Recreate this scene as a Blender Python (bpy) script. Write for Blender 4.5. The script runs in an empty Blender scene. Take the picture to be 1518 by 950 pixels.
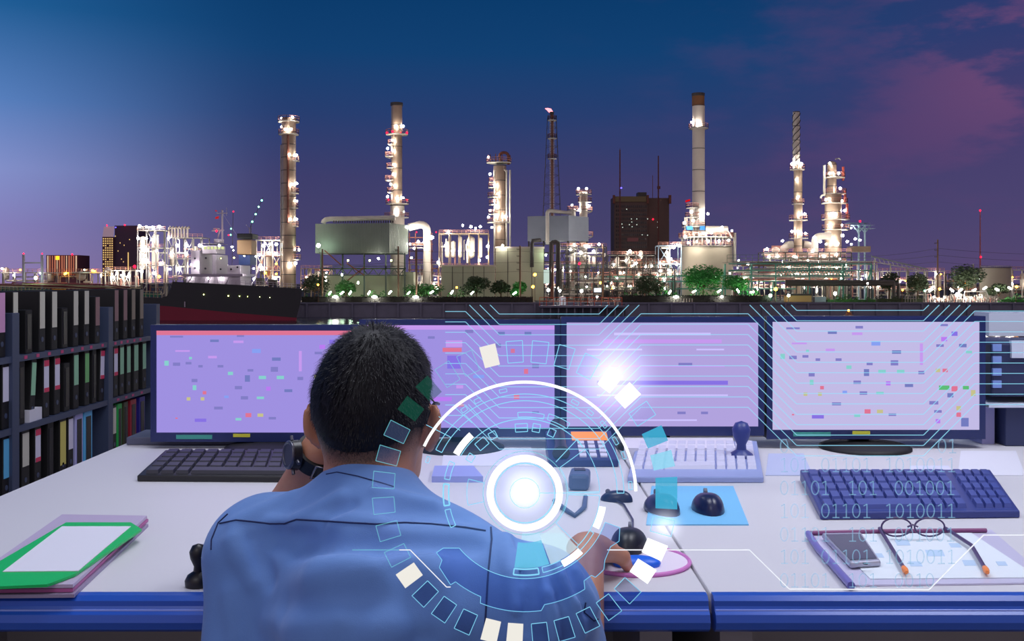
import bpy, math, random
import numpy as np
from mathutils import Vector, Matrix
from mathutils.bvhtree import BVHTree
random.seed(7); np.random.seed(7)
C = bpy.context.scene
COL = C.collection
PI = math.pi

# ------------------------------------------------------------------ camera, sky, lights, exposure
F = 1500.0; CX, CY = 759.0, 417.0; EYE = 1.2
cam = bpy.data.objects.new('camera', bpy.data.cameras.new('camera')); COL.objects.link(cam)
cam.location = (0, 0, EYE); cam.rotation_euler = (PI/2, 0, 0)
cam.data.sensor_width = 36; cam.data.lens = 36*F/1518; cam.data.shift_y = -(475-CY)/1518
cam.data.clip_start = .05; cam.data.clip_end = 9000
C.camera = cam
vs = C.view_settings
vs.view_transform = 'Standard'; vs.look = 'None'; vs.exposure = 0; vs.gamma = 1; vs.use_curve_mapping = False
C.cycles.use_denoising = True
C.cycles.max_bounces = 6; C.cycles.transparent_max_bounces = 24; C.cycles.sample_clamp_indirect = 4

def lin(c): return tuple((v/12.92 if v <= .04045 else ((v+.055)/1.055)**2.4) for v in (x/255 for x in c))
def L4(c): return lin(c)+(1,)

def world():
    w = bpy.data.worlds.new('dusk_sky'); C.world = w; w.use_nodes = True
    nt = w.node_tree; N = nt.nodes; N.clear(); K = nt.links.new
    out = N.new('ShaderNodeOutputWorld'); bg = N.new('ShaderNodeBackground'); K(bg.outputs[0], out.inputs[0])
    tc = N.new('ShaderNodeTexCoord'); sp = N.new('ShaderNodeSeparateXYZ'); K(tc.outputs['Generated'], sp.inputs[0])
    def ramp(src, stops):
        r = N.new('ShaderNodeValToRGB'); e = r.color_ramp.elements
        while len(e) > 1: e.remove(e[-1])
        for i, (p, c) in enumerate(stops):
            x = e[0] if i == 0 else e.new(p)
            x.position = p; x.color = L4(c)
        K(src, r.inputs[0]); return r.outputs[0]
    def mr(src, a, b, lo=0, hi=1):
        m = N.new('ShaderNodeMapRange'); m.interpolation_type = 'SMOOTHSTEP'
        m.inputs[1].default_value = a; m.inputs[2].default_value = b; m.inputs[3].default_value = lo; m.inputs[4].default_value = hi
        K(src, m.inputs[0]); return m.outputs[0]
    def mul(a, b):
        m = N.new('ShaderNodeMath'); m.operation = 'MULTIPLY'; K(a, m.inputs[0])
        if isinstance(b, float): m.inputs[1].default_value = b
        else: K(b, m.inputs[1])
        return m.outputs[0]
    def mix(f, a, b):
        m = N.new('ShaderNodeMix'); m.data_type = 'RGBA'; K(f, m.inputs[0]); K(a, m.inputs[6])
        if isinstance(b, tuple): m.inputs[7].default_value = L4(b)
        else: K(b, m.inputs[7])
        return m.outputs[2]
    Z = sp.outputs[2]; X = sp.outputs[0]
    base = ramp(Z, [(0, (84, 76, 118)), (.05, (70, 66, 108)), (.10, (62, 62, 108)), (.16, (40, 62, 112)), (.22, (18, 64, 114)), (.30, (6, 56, 104)), (.6, (4, 30, 70))])
    left = ramp(Z, [(0, (150, 130, 180)), (.05, (140, 134, 194)), (.10, (138, 152, 212)), (.16, (92, 134, 198)), (.24, (34, 98, 156)), (.40, (12, 60, 120))])
    right = ramp(Z, [(0, (86, 72, 112)), (.06, (76, 68, 112)), (.14, (70, 62, 110)), (.22, (48, 60, 112)), (.30, (36, 56, 108))])
    c = mix(mr(X, -.20, -.53), base, left)
    c = mix(mr(X, .18, .46), c, right)
    # pink evening clouds high on the right
    mp = N.new('ShaderNodeMapping'); mp.inputs['Scale'].default_value = (3.2, 3.2, 9.5); K(tc.outputs['Generated'], mp.inputs[0])
    nz = N.new('ShaderNodeTexNoise'); nz.inputs['Scale'].default_value = 2.1; nz.inputs['Detail'].default_value = 6; nz.inputs['Roughness'].default_value = .58
    mp.inputs['Location'].default_value = (.55, .1, .22)
    K(mp.outputs[0], nz.inputs['Vector'])
    cl = mul(mr(nz.outputs[0], .46, .60), mul(mr(X, .30, .44), mr(Z, .08, .18)))
    c = mix(mul(cl, .8), c, (112, 74, 118))
    wisp = mul(mr(nz.outputs[0], .45, .7), mr(X, .02, .35)); wisp = mul(wisp, .35)
    c = mix(wisp, c, (98, 66, 112))
    # sky behind the camera is brightened, an added fill light for surfaces facing it
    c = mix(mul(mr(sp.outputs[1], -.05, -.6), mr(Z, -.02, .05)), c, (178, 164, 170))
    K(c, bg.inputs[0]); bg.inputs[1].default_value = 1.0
world()

def area(name, loc, target, size, power, color, sy=None):
    l = bpy.data.lights.new(name, 'AREA'); l.energy = power; l.color = color; l.size = size
    if sy: l.shape = 'RECTANGLE'; l.size_y = sy
    o = bpy.data.objects.new(name, l); COL.objects.link(o); o.location = loc
    o.rotation_euler = (Vector(target)-Vector(loc)).to_track_quat('-Z', 'Y').to_euler(); return o
area('ceiling_lamp', (-.3, 2.0, 2.75), (-.3, 2.0, 0), 1.0, 22, (.90, .92, 1), 1.0)
area('ceiling_lamp_right', (1.5, 2.0, 2.75), (1.5, 2.0, 0), 1.0, 31, (.90, .92, 1), 1.0)
area('ceiling_lamp_rear', (-.9, -.4, 2.7), (-.2, 1.3, .8),     .9, 8, (.95, .97, 1))
area('ceiling_lamp_shelf', (-1.2, 4.4, 2.75), (-2.0, 5.0, .5), .8, 16, (.9, .93, 1))

# ------------------------------------------------------------------ materials
MATS = {}
def M(name, col=None, rough=.5, metal=0, emit=0, noise=0, nscale=6, bump=0, spec=.5, trans=0, vary=None, alpha=1, sheen=0):
    if name in MATS: return MATS[name]
    m = bpy.data.materials.new(name); m.use_nodes = True; nt = m.node_tree; b = nt.nodes['Principled BSDF']; K = nt.links.new
    c = L4(col)
    b.inputs['Base Color'].default_value = c; b.inputs['Roughness'].default_value = rough; b.inputs['Metallic'].default_value = metal
    b.inputs['Specular IOR Level'].default_value = spec; b.inputs['Transmission Weight'].default_value = trans; b.inputs['Alpha'].default_value = alpha
    if sheen: b.inputs['Sheen Weight'].default_value = sheen
    if emit: b.inputs['Emission Color'].default_value = c; b.inputs['Emission Strength'].default_value = emit
    if noise or bump:
        tc = nt.nodes.new('ShaderNodeTexCoord'); nz = nt.nodes.new('ShaderNodeTexNoise')
        nz.inputs['Scale'].default_value = nscale; nz.inputs['Detail'].default_value = 5; K(tc.outputs['Object'], nz.inputs['Vector'])
        if noise:
            mx = nt.nodes.new('ShaderNodeMix'); mx.data_type = 'RGBA'; mx.inputs[6].default_value = c
            c2 = L4(vary) if vary else tuple(v*(1-noise) for v in c[:3])+(1,)
            mx.inputs[7].default_value = c2; K(nz.outputs[0], mx.inputs[0]); K(mx.outputs[2], b.inputs['Base Color'])
        if bump:
            bp = nt.nodes.new('ShaderNodeBump'); bp.inputs['Strength'].default_value = bump; bp.inputs['Distance'].default_value = .02
            K(nz.outputs[0], bp.inputs['Height']); K(bp.outputs[0], b.inputs['Normal'])
    MATS[name] = m; return m
def EM(name, col, strength, alpha=1.0, sampled=True):
    if name in MATS: return MATS[name]
    m = bpy.data.materials.new(name); m.use_nodes = True; nt = m.node_tree; nt.nodes.clear(); K = nt.links.new
    o = nt.nodes.new('ShaderNodeOutputMaterial'); e = nt.nodes.new('ShaderNodeEmission')
    e.inputs[0].default_value = L4(col); e.inputs[1].default_value = strength
    if alpha < 1:
        t = nt.nodes.new('ShaderNodeBsdfTransparent'); x = nt.nodes.new('ShaderNodeMixShader'); x.inputs[0].default_value = alpha
        K(t.outputs[0], x.inputs[1]); K(e.outputs[0], x.inputs[2]); K(x.outputs[0], o.inputs[0])
    else: K(e.outputs[0], o.inputs[0])
    if not sampled: m.cycles.emission_sampling = 'NONE'
    MATS[name] = m; return m

# ------------------------------------------------------------------ mesh builder
def basis(d):
    d = Vector(d).normalized(); a = Vector((0, 0, 1)) if abs(d.z) < .95 else Vector((1, 0, 0))
    u = d.cross(a).normalized(); return u, d.cross(u).normalized()
class MB:
    def __init__(s): s.v = []; s.f = []; s.m = []; s.s = []; s.cur = 0
    def mat(s, i): s.cur = i; return s
    def add(s, v, f, smooth=False):
        n = len(s.v); s.v += [tuple(p) for p in v]
        for q in f: s.f.append([i+n for i in q]); s.m.append(s.cur); s.s.append(smooth)
        return s
    def box(s, a, b, rz=0):
        (x0, y0, z0), (x1, y1, z1) = a, b
        x0, x1 = min(x0, x1), max(x0, x1); y0, y1 = min(y0, y1), max(y0, y1); z0, z1 = min(z0, z1), max(z0, z1)
        v = [(x0, y0, z0), (x1, y0, z0), (x1, y1, z0), (x0, y1, z0), (x0, y0, z1), (x1, y0, z1), (x1, y1, z1), (x0, y1, z1)]
        if rz:
            cx, cy = (x0+x1)/2, (y0+y1)/2; c, q = math.cos(rz), math.sin(rz)
            v = [(cx+(x-cx)*c-(y-cy)*q, cy+(x-cx)*q+(y-cy)*c, z) for x, y, z in v]
        return s.add(v, [(0, 3, 2, 1), (4, 5, 6, 7), (0, 1, 5, 4), (1, 2, 6, 5), (2, 3, 7, 6), (3, 0, 4, 7)])
    def cyl(s, p, q, r, r2=None, n=12, caps=True, smooth=None):
        p, q = Vector(p), Vector(q); r2 = r if r2 is None else r2; u, w = basis(q-p)
        v = []
        off = PI/4 if n == 4 else 0
        for c, rr in ((p, r), (q, r2)):
            for i in range(n):
                a = 2*PI*i/n+off; v.append(c+(u*math.cos(a)+w*math.sin(a))*rr)
        f = [(i, (i+1) % n, n+(i+1) % n, n+i) for i in range(n)]
        s.add(v, f, n > 6 if smooth is None else smooth)
        if caps: s.add(v, [tuple(reversed(range(n))), tuple(range(n, 2*n))])
        return s
    def beam(s, p, q, w): return s.cyl(p, q, w*.707, n=4)
    def tube(s, pts, r, n=8, caps=True):
        pts = [Vector(p) for p in pts]; R = r if isinstance(r, (list, tuple)) else [r]*len(pts)
        v = []; u = None
        for i, p in enumerate(pts):
            d = (pts[min(i+1, len(pts)-1)]-pts[max(i-1, 0)]).normalized()
            if u is None: u, w = basis(d)
            else:
                u = (u-d*u.dot(d)).normalized(); w = d.cross(u)
            v += [p+(u*math.cos(2*PI*k/n)+w*math.sin(2*PI*k/n))*R[i] for k in range(n)]
        f = [(i*n+k, i*n+(k+1) % n, (i+1)*n+(k+1) % n, (i+1)*n+k) for i in range(len(pts)-1) for k in range(n)]
        s.add(v, f, True)
        if caps: s.add(v, [tuple(reversed(range(n))), tuple(range((len(pts)-1)*n, len(pts)*n))])
        return s
    def lathe(s, prof, c=(0, 0, 0), n=20, smooth=True):
        v = [(c[0]+r*math.cos(2*PI*k/n), c[1]+r*math.sin(2*PI*k/n), c[2]+z) for r, z in prof for k in range(n)]
        f = [(i*n+k, i*n+(k+1) % n, (i+1)*n+(k+1) % n, (i+1)*n+k) for i in range(len(prof)-1) for k in range(n)]
        s.add(v, f, smooth); s.add(v, [tuple(reversed(range(n))), tuple(range((len(prof)-1)*n, len(prof)*n))]); return s
    def ball(s, c, r, nu=12, nv=8):
        r = (r, r, r) if isinstance(r, (int, float)) else r
        prof = [(max(1e-4, math.sin(PI*i/nv)), -math.cos(PI*i/nv)) for i in range(nv+1)]
        v = [(c[0]+p*r[0]*math.cos(2*PI*k/nu), c[1]+p*r[1]*math.sin(2*PI*k/nu), c[2]+z*r[2]) for p, z in prof for k in range(nu)]
        f = [(i*nu+k, i*nu+(k+1) % nu, (i+1)*nu+(k+1) % nu, (i+1)*nu+k) for i in range(nv) for k in range(nu)]
        return s.add(v, f, True)
    def prism(s, poly, fn, t0, t1):          # poly: 2-D outline, fn(a,b,t) -> 3-D point
        n = len(poly); v = [fn(a, b, t0) for a, b in poly]+[fn(a, b, t1) for a, b in poly]
        f = [tuple(range(n)), tuple(reversed(range(n, 2*n)))]+[(i, n+i, n+(i+1) % n, (i+1) % n) for i in range(n)]
        return s.add(v, f)
def thing(name, loc, label, cat, group=None):
    o = bpy.data.objects.new(name, None); COL.objects.link(o); o.location = loc; o.empty_display_size = .1
    o['label'] = label; o['category'] = cat
    if group: o['group'] = group
    return o
def wloc(o):
    l = Vector(o.location)
    while o.parent: o = o.parent; l += Vector(o.location)
    return l
def obj(name, mb, mats, parent=None, loc=None, label=None, cat=None, group=None, bevel=0, kind=None, fix=False):
    """one mesh object from world coordinates; child of parent, or a thing of its own with its origin at loc"""
    base = wloc(parent) if parent else Vector(loc) if loc is not None else Vector((0, 0, 0))
    me = bpy.data.meshes.new(name); me.from_pydata([(p[0]-base.x, p[1]-base.y, p[2]-base.z) for p in mb.v], [], mb.f)
    for m in (mats if isinstance(mats, (list, tuple)) else [mats]): me.materials.append(m)
    me.polygons.foreach_set('material_index', mb.m); me.polygons.foreach_set('use_smooth', mb.s); me.update()
    if fix:
        import bmesh
        bm = bmesh.new(); bm.from_mesh(me); bmesh.ops.recalc_face_normals(bm, faces=bm.faces); bm.to_mesh(me); bm.free()
    o = bpy.data.objects.new(name, me); COL.objects.link(o)
    if parent: o.parent = parent
    elif loc is not None: o.location = loc
    if label: o['label'] = label
    if cat: o['category'] = cat
    if group: o['group'] = group
    if kind: o['kind'] = kind
    if bevel:
        b = o.modifiers.new('bevel', 'BEVEL'); b.width = bevel; b.segments = 2; b.limit_method = 'ANGLE'
    return o
def dup(root, loc, label=None, group=None, rz=None):
    r = root.copy(); COL.objects.link(r); r.location = loc
    if label: r['label'] = label
    if group: r['group'] = group
    if rz is not None: r.rotation_euler.z = rz
    for ch in list(root.children):
        c = ch.copy(); COL.objects.link(c); c.parent = r
        for g in list(ch.children):
            d = g.copy(); COL.objects.link(d); d.parent = c
    return r
def W(px, py, Y): return Vector(((px-CX)*Y/F, Y, EYE-(py-CY)*Y/F))
def D(px, py, z=.75):
    Y = F*(EYE-z)/(py-CY); return Vector(((px-CX)*Y/F, Y, z))

# ------------------------------------------------------------------ outside: water, quay, refinery, ship
ZG, ZW = -7.1, -12.9
steel = M('galvanised_steel', (190, 182, 172), .5, .1, noise=.35, nscale=.4)
shell = M('column_cladding', (170, 150, 130), .4, .45, noise=.4, nscale=.25, vary=(128, 104, 88))
pale = M('chimney_concrete', (196, 184, 172), .7, noise=.25, nscale=.15)
redrail = M('red_painted_rail', (190, 132, 118), .6)
darksteel = M('dark_steel', (66, 60, 58), .6, .2, noise=.3, nscale=.5)
rust = M('rusty_steel', (120, 66, 50), .7, noise=.4, nscale=.5)
green = M('green_painted_steel', (84, 150, 130), .55)
beige = M('beige_rendered_wall', (176, 176, 150), .8, noise=.2, nscale=.12)
concrete = M('quay_concrete', (124, 124, 146), .85, noise=.35, nscale=.3, bump=.3)
asphalt = M('yard_ground', (62, 60, 58), .9, noise=.3, nscale=.1)
clad = M('grey_corrugated_cladding', (128, 136, 128), .5, .2, noise=.3, nscale=.2)
clad2 = M('blue_grey_cladding', (128, 134, 148), .5, .2, noise=.25, nscale=.2)
wood = M('pole_timber', (92, 66, 48), .8)
LAMP = {'w': EM('white_floodlight_glow', (255, 250, 240), 185), 'o': EM('sodium_lamp_glow', (255, 168, 40), 30), 'r': EM('red_beacon_glow', (255, 16, 44), 7),
        'g': EM('green_lamp_glow', (120, 255, 190), 9), 'b': EM('blue_beacon_glow', (80, 70, 255), 6), 'y': EM('yellow_green_lamp_glow', (240, 255, 120), 25), 'n': EM('pale_green_floodlight_glow', (214, 255, 220), 70)}
def ico():
    import bmesh
    bm = bmesh.new(); bmesh.ops.create_icosphere(bm, subdivisions=1, radius=1)
    me = bpy.data.meshes.new('bulb'); bm.to_mesh(me); bm.free(); return me
BULB = {}
for k, m in LAMP.items():
    me = ico(); me.materials.append(m); BULB[k] = me
def bulb(parent, p, r=.75, k='w', name=None):
    o = bpy.data.objects.new(name or {'w': 'floodlight', 'r': 'beacon', 'b': 'beacon', 'g': 'signal_lamp'}.get(k, 'floodlight'), BULB[k])
    COL.objects.link(o); o.parent = parent; o.location = Vector(p)-wloc(parent); r *= .64; o.scale = (r, r, r); return o

# water, quay, yard
def water_mat():
    m = M('river_water', (14, 22, 44), .12, spec=.6); nt = m.node_tree; b = nt.nodes['Principled BSDF']
    tc = nt.nodes.new('ShaderNodeTexCoord'); mp = nt.nodes.new('ShaderNodeMapping'); mp.inputs['Scale'].default_value = (.12, .5, 1)
    nz = nt.nodes.new('ShaderNodeTexNoise'); nz.inputs['Scale'].default_value = 1; nz.inputs['Detail'].default_value = 4
    bp = nt.nodes.new('ShaderNodeBump'); bp.inputs['Strength'].default_value = .5; bp.inputs['Distance'].default_value = .6; K = nt.links.new
    K(tc.outputs['Object'], mp.inputs[0]); K(mp.outputs[0], nz.inputs['Vector']); K(nz.outputs[0], bp.inputs['Height']); K(bp.outputs[0], b.inputs['Normal'])
    return m
obj('river_surface', MB().box((-700, 14, ZW-2), (700, 400, ZW)), water_mat(), loc=(0, 200, ZW), kind='structure')
q = MB().box((-700, 400, ZW-2), (700, 401.5, ZG)).box((-700, 399.4, ZG-.6), (700, 402, ZG))
for i in range(-60, 61): q.box((i*9-.35, 399.2, ZW), (i*9+.35, 400, ZG-.4))
obj('quay_wall', q, concrete, loc=(0, 400, ZW), kind='structure')
obj('yard_ground', MB().box((-700, 401.5, ZG-1), (700, 900, ZG)).box((-2500, 900, ZG-1), (2500, 3500, ZG)), asphalt, loc=(0, 600, ZG), kind='structure')

def rails(mb, pts, h=1.1, step=1.6, r=.07):
    for a, b in zip(pts, pts[1:]):
        a, b = Vector(a), Vector(b); n = max(1, int((b-a).length/step))
        for i in range(n+1):
            p = a.lerp(b, i/n); mb.cyl(p, p+Vector((0, 0, h)), r, n=4, caps=False)
        for k in (h, h*.55): mb.cyl(a+Vector((0, 0, k)), b+Vector((0, 0, k)), r, n=4, caps=False)
def platform(root, cx, x0, x1, py, Y, r, rm=None):
    """a round or one-sided gallery with handrail on a tower"""
    s = Y/F; c = W(cx, py, Y); mb = MB(); h = 1.5*s*3
    if x0 < cx-2 and x1 > cx+2:
        R = (x1-x0)*s/2; cc = W((x0+x1)/2, py, Y); n = 12
        mb.cyl(cc-Vector((0, 0, .35)), cc, R, n=n)
        ring = [cc+Vector((R*math.cos(2*PI*i/n), R*math.sin(2*PI*i/n), 0)) for i in range(n+1)]
    else:
        a, b = W(x0, py, Y-2.2), W(x1, py, Y+2.2); a.z = b.z = c.z
        mb.box((a.x, a.y, c.z-.35), (b.x, b.y, c.z))
        ring = [Vector((a.x, b.y, c.z)), a, Vector((b.x, a.y, c.z)), Vector((b.x, b.y, c.z)), Vector((a.x, b.y, c.z))]
        mb.beam(Vector((c.x, Y-1, c.z-2.2)), Vector(((a.x if abs(a.x-c.x) > abs(b.x-c.x) else b.x), Y-1, c.z-.3)), .2)
    mb.mat(1); rails(mb, ring, 2.0, 1.8, .12)
    return obj('platform', mb, [steel, rm or redrail], root)
def shaft(root, cx, w, y0, Y, mat, y1=None, bands=0, bandm=None, taper=1, name='shaft', n=20):
    s = Y/F; zt = W(cx, y0, Y).z; zb = ZG if y1 is None else W(cx, y1, Y).z; x = W(cx, 0, Y).x; r = w*s/2
    mb = MB(); mb.lathe([(r, zb), (r*taper, zt)], (x, Y, 0), n)
    if bands:
        mb.mat(1)
        for i in range(bands+1):
            z = zt+(zb-zt)*i/bands; mb.cyl((x, Y, z-.15), (x, Y, z+.15), r*1.035, n=n)
    return obj(name, mb, [mat, bandm or darksteel], root)
def ladder(root, px, y0, y1, Y):
    a, b = W(px, y0, Y), W(px, y1, Y); mb = MB()
    for d in (-.3, .3): mb.beam(a+Vector((d, 0, 0)), b+Vector((d, 0, 0)), .12)
    n = int((a.z-b.z)/1.2)
    for i in range(n):
        p = b.lerp(a, (i+.5)/n); mb.beam(p-Vector((.3, 0, 0)), p+Vector((.3, 0, 0)), .1)
    return obj('ladder', mb, steel, root)
def pipe(root, pts, r, mat=None): return obj('pipe', MB().tube(pts, r, 8), mat or steel, root)
def bend(p, q, t, R, n=5):
    """path p -> corner q -> t with a rounded corner"""
    p, q, t = Vector(p), Vector(q), Vector(t); a = q+(p-q).normalized()*R; b = q+(t-q).normalized()*R
    return [a.lerp(q, i/n).lerp(q.lerp(b, i/n), i/n) for i in range(n+1)]
def lamps(root, cx, w, Y, L, r=.75):
    s = Y/F
    for e in L:
        k = e[2] if len(e) > 2 else 'w'
        dy = -(w*s/2+1.3) if abs(e[0]-cx) < w/2 else -.8
        bulb(root, W(e[0], e[1], Y+dy), (.55 if k in 'rb' else r)*(e[3] if len(e) > 3 else 1), k)
def root_at(name, cx, Y, label, cat, group=None):
    p = W(cx, 0, Y); return thing(name, (p.x, Y, ZG), label, cat, group)

# tall column at the left
t = root_at('distillation_column', 428, 440, 'tall slim refinery column with brown streaked shaft right of the ship', 'column')
shaft(t, 428, 21, 176, 440, shell, bands=14)
pipe(t, [W(416.5, 215, 440), W(416.5, 425, 440)], .3)
pipe(t, [W(427, 200, 436.6), W(427, 330, 436.6)], .55, rust)
for py, a, b in ((180, 412, 444), (199, 413, 443), (238, 428, 444), (286, 425, 443), (308, 424, 442), (335, 427, 443), (372, 428, 445), (384, 428, 446)): platform(t, 428, a, b, py, 440, 3)
lamps(t, 428, 21, 440, [(417.5, 175), (433.7, 174), (417.5, 188), (423, 192), (431.6, 191), (429, 229), (439.6, 230), (440, 272), (432.6, 273), (440, 298), (430.5, 325), (439.6, 325), (443, 370), (430.5, 393, 'w', 1.4), (439, 390)])
ladder(t, 437, 200, 330, 436.3)
# chimney behind the boiler house
t = root_at('chimney', 588, 470, 'tan chimney with red beacon rings rising behind the long cladded boiler house', 'chimney')
shaft(t, 588, 16.5, 153, 470, shell, bands=9)
obj('rim', MB().lathe([(2.9, W(0, 157, 470).z), (2.9, W(0, 152.5, 470).z)], (W(588, 0, 470).x, 470, 0), 20), darksteel, t)
shaft(t, 589, 21, 305, 470, pale, name='base_sleeve', bands=4)
for py, a, b in ((199, 572, 605), (214, 575, 586), (232, 571, 585), (249, 573, 585), (267, 571, 585), (285, 574, 585), (302, 572, 606), (322, 570, 606)): platform(t, 588, a, b, py, 470, 3)
lamps(t, 588, 16.5, 470, [(587, 187, 'w', 1.4), (598, 187, 'w', 1.2), (573.7, 197, 'r', 1.5), (582, 195, 'r', 1.5), (594, 197, 'r'), (603, 197, 'r', 1.5), (574.7, 220, 'w', 1.2), (582, 208), (582, 223), (584, 244), (583, 258), (579, 273), (585, 275), (574.7, 291.5, 'w', 1.3), (589, 294, 'w', 1.4), (597.5, 293), (576, 296, 'r'), (603, 296, 'r'), (587, 315, 'w', 1.2), (598, 314)])
# stout column
t = root_at('fractionating_column', 741, 480, 'stout ringed column with open crown platform left of the flare stack', 'column')
shaft(t, 741, 19, 246, 480, shell, bands=9)
for px in (733, 751, 756): pipe(t, [W(px, 252, 478), W(px, 400, 478)], .45)
pipe(t, bend(W(733, 275, 478), W(733, 251, 478), W(751, 251, 478), 2)+bend(W(733, 251, 478), W(751, 251, 478), W(751, 280, 478), 2), .45)
pipe(t, [W(742, 240, 480)]+[W(747+6.5*math.cos(PI-a*PI/6), 231-5*math.sin(a*PI/6), 480) for a in range(7)]+[W(754, 244, 480)], .7, rust)
for py, a, b in ((241, 721, 758), (270, 725, 739), (278, 724, 740), (292, 723, 744), (303, 725, 745), (317, 724, 744), (329, 722, 757)): platform(t, 741, a, b, py, 480, 3)
crown = MB()
for i in range(10):
    a = 2*PI*i/10; p = W(740, 241, 480)+Vector((5.2*math.cos(a), 5.2*math.sin(a), 0)); crown.beam(p, p+Vector((0, 0, 3.6)), .35)
obj('crown_frame', crown, rust, t)
lamps(t, 741, 19, 480, [(726.5, 258, 'w', 1.2), (733, 274), (738.5, 287), (733, 298), (727, 312), (724, 322, 'w', 1.2), (735, 321), (749.6, 321, 'w', 1.3), (724, 233), (729, 337), (740, 338), (736, 306)])
# small column beside the grey box
t = root_at('small_column', 865, 480, 'short twin platform column peeking up right of the blue grey box house', 'column')
shaft(t, 865, 12, 284, 480, pale, bands=6)
for py, a, b in ((288, 854, 877), (299, 857, 877), (313, 864, 877), (350, 864, 878)): platform(t, 865, a, b, py, 480, 3)
shaft(t, 849, 9, 310, 480, steel, name='side_vessel')
platform(t, 849, 841, 857, 312, 480, 3)
lamps(t, 865, 12, 480, [(857.5, 279.6, 'w', 1.2), (869.5, 279.6, 'w', 1.2), (859, 311, 'w', 1.2), (873, 305, 'w', 1.3), (848, 304), (871, 345)])
# flare stack
t = root_at('flare_stack', 818, 474, 'dark lattice flare stack with a pink flame at its tip', 'flare stack')
Y = 474; lat = MB()
def flp(px, py, d): p = W(px, py, Y); p.y += d; return p
for sx, sd in ((-1, -1), (1, -1), (1, 1), (-1, 1)):
    lat.beam(flp(818+sx*14, 345, sd*4), flp(818+sx*6.5, 175, sd*2), .16)
prev = None
for i in range(13):
    f = i/12; py = 345-170*f; w = 14-7.5*f; d = 4-2*f
    ring = [flp(818-w, py, -d), flp(818+w, py, -d), flp(818+w, py, d), flp(818-w, py, d)]
    for a in range(4):
        lat.beam(ring[a], ring[(a+1) % 4], .13)
        if prev: lat.beam(prev[a], ring[(a+1) % 4], .08)
    prev = ring
obj('lattice', lat, darksteel, t)
obj('flare_pipe', MB().cyl((flp(818.5, 420, 0).x, Y, ZG), flp(818.5, 170, 0), .75, n=10), rust, t)
ladder(t, 816, 175, 340, Y-.8); ladder(t, 821, 175, 340, Y-.8)
for py in (178, 205, 235): platform(t, 818, 812, 825, py, Y, 1, rust)
obj('burner_tip', MB().cyl(flp(818, 171, 0), flp(818, 166, 0), .9, 1.2, n=10), darksteel, t)
fl = MB(); fl.tube([flp(818, 167, 0), flp(815, 163.5, 0), flp(811.5, 161.5, .3), flp(808, 160.5, .4)], [.75, 1.0, .6, .1], 8)
obj('flame', fl, EM('flame_glow', (255, 150, 160), 2.2), t)
# tall pale chimney
t = root_at('tall_chimney', 1035.5, 488, 'tallest pale banded chimney with rust brown top', 'chimney')
shaft(t, 1035.5, 18.5, 157, 488, pale, bands=9)
shaft(t, 1035, 18.5, 139, 488, M('soot_brown_concrete', (128, 84, 50), .8, noise=.4, nscale=.3), y1=157, name='sooty_top')
obj('rim', MB().lathe([(3.1, W(0, 143, 488).z), (3.2, W(0, 138.5, 488).z)], (W(1035, 0, 488).x, 488, 0), 20), darksteel, t)
platform(t, 1035.5, 1021, 1050, 190, 488, 3)
lamps(t, 1035.5, 18.5, 488, [(1035, 184, 'w', 1.5), (1025, 181), (1042, 318, 'w', 1.4), (1049.5, 317, 'w', 1.3)])
# chimney with helical strakes
t = root_at('spiral_chimney', 1181, 450, 'thin pale chimney wound with spiral strakes', 'chimney')
shaft(t, 1180.5, 10, 166, 450, pale, y1=250, name='upper_shaft', bands=4)
shaft(t, 1183, 12.5, 245, 450, shell, name='lower_shaft', bands=5)
hx = W(1180.5, 0, 450).x; zt, zb = W(0, 168, 450).z, W(0, 240, 450).z
for j in range(3):
    mb = MB(); mb.tube([(hx+1.62*math.cos(2*PI*(i/26+j/3)), 450+1.62*math.sin(2*PI*(i/26+j/3)), zb+(zt-zb)*i/60) for i in range(61)], .2, 6)
    obj('strake', mb, darksteel, t)
for py, a, b in ((251, 1171, 1193), (302, 1174, 1192), (326, 1170, 1197), (353, 1170, 1198)): platform(t, 1182, a, b, py, 450, 3)
for sx in (-1, 1): pipe(t, bend(W(1183, 362, 450), W(1183+sx*21, 362, 450), W(1183+sx*21, 385, 450), 4), 1.7, pale)
lamps(t, 1182, 12, 450, [(1174.5, 243, 'w', 1.5), (1187.5, 243, 'w', 1.6), (1181, 266), (1183, 292), (1184.5, 318.4, 'w', 1.2), (1193, 317, 'w', 1.2), (1174, 343, 'w', 1.2), (1184.5, 345, 'w', 1.3), (1194, 346)])
# right hand column
t = root_at('stepped_column', 1235, 450, 'stepped bright column with red ladder and many galleries right of the spiral chimney', 'column')
shaft(t, 1233, 14, 244, 450, shell, y1=292, name='upper_vessel', bands=3)
obj('vessel_head', MB().ball(W(1233, 244, 450), (2.1, 2.1, 1.6), 16, 8), shell, t)
shaft(t, 1235, 24, 288, 450, shell, name='lower_vessel', bands=6)
pipe(t, bend(W(1228, 289, 447), W(1216.6, 289, 448), W(1216.6, 370, 448), 1.5), .4)
pipe(t, [W(1222, 245, 449), W(1222, 290, 449)], .6)
obj('ladder_cage', MB().box(W(1249, 247, 449), W(1250.6, 268, 450)).box(W(1252, 282, 449), W(1253.6, 300, 450)).box(W(1255, 302, 449), W(1256.6, 325, 450)), M('signal_red_steel', (150, 70, 62), .5), t)
for py, a, b in ((263, 1221, 1252), (287, 1222, 1254), (301, 1218, 1256), (325, 1218, 1259), (340, 1219, 1259)): platform(t, 1235, a, b, py, 450, 3)
pipe(t, [W(1238, 236, 450)]+bend(W(1238, 236, 450), W(1245, 234, 450), W(1247, 250, 450), 1), .25)
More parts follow.
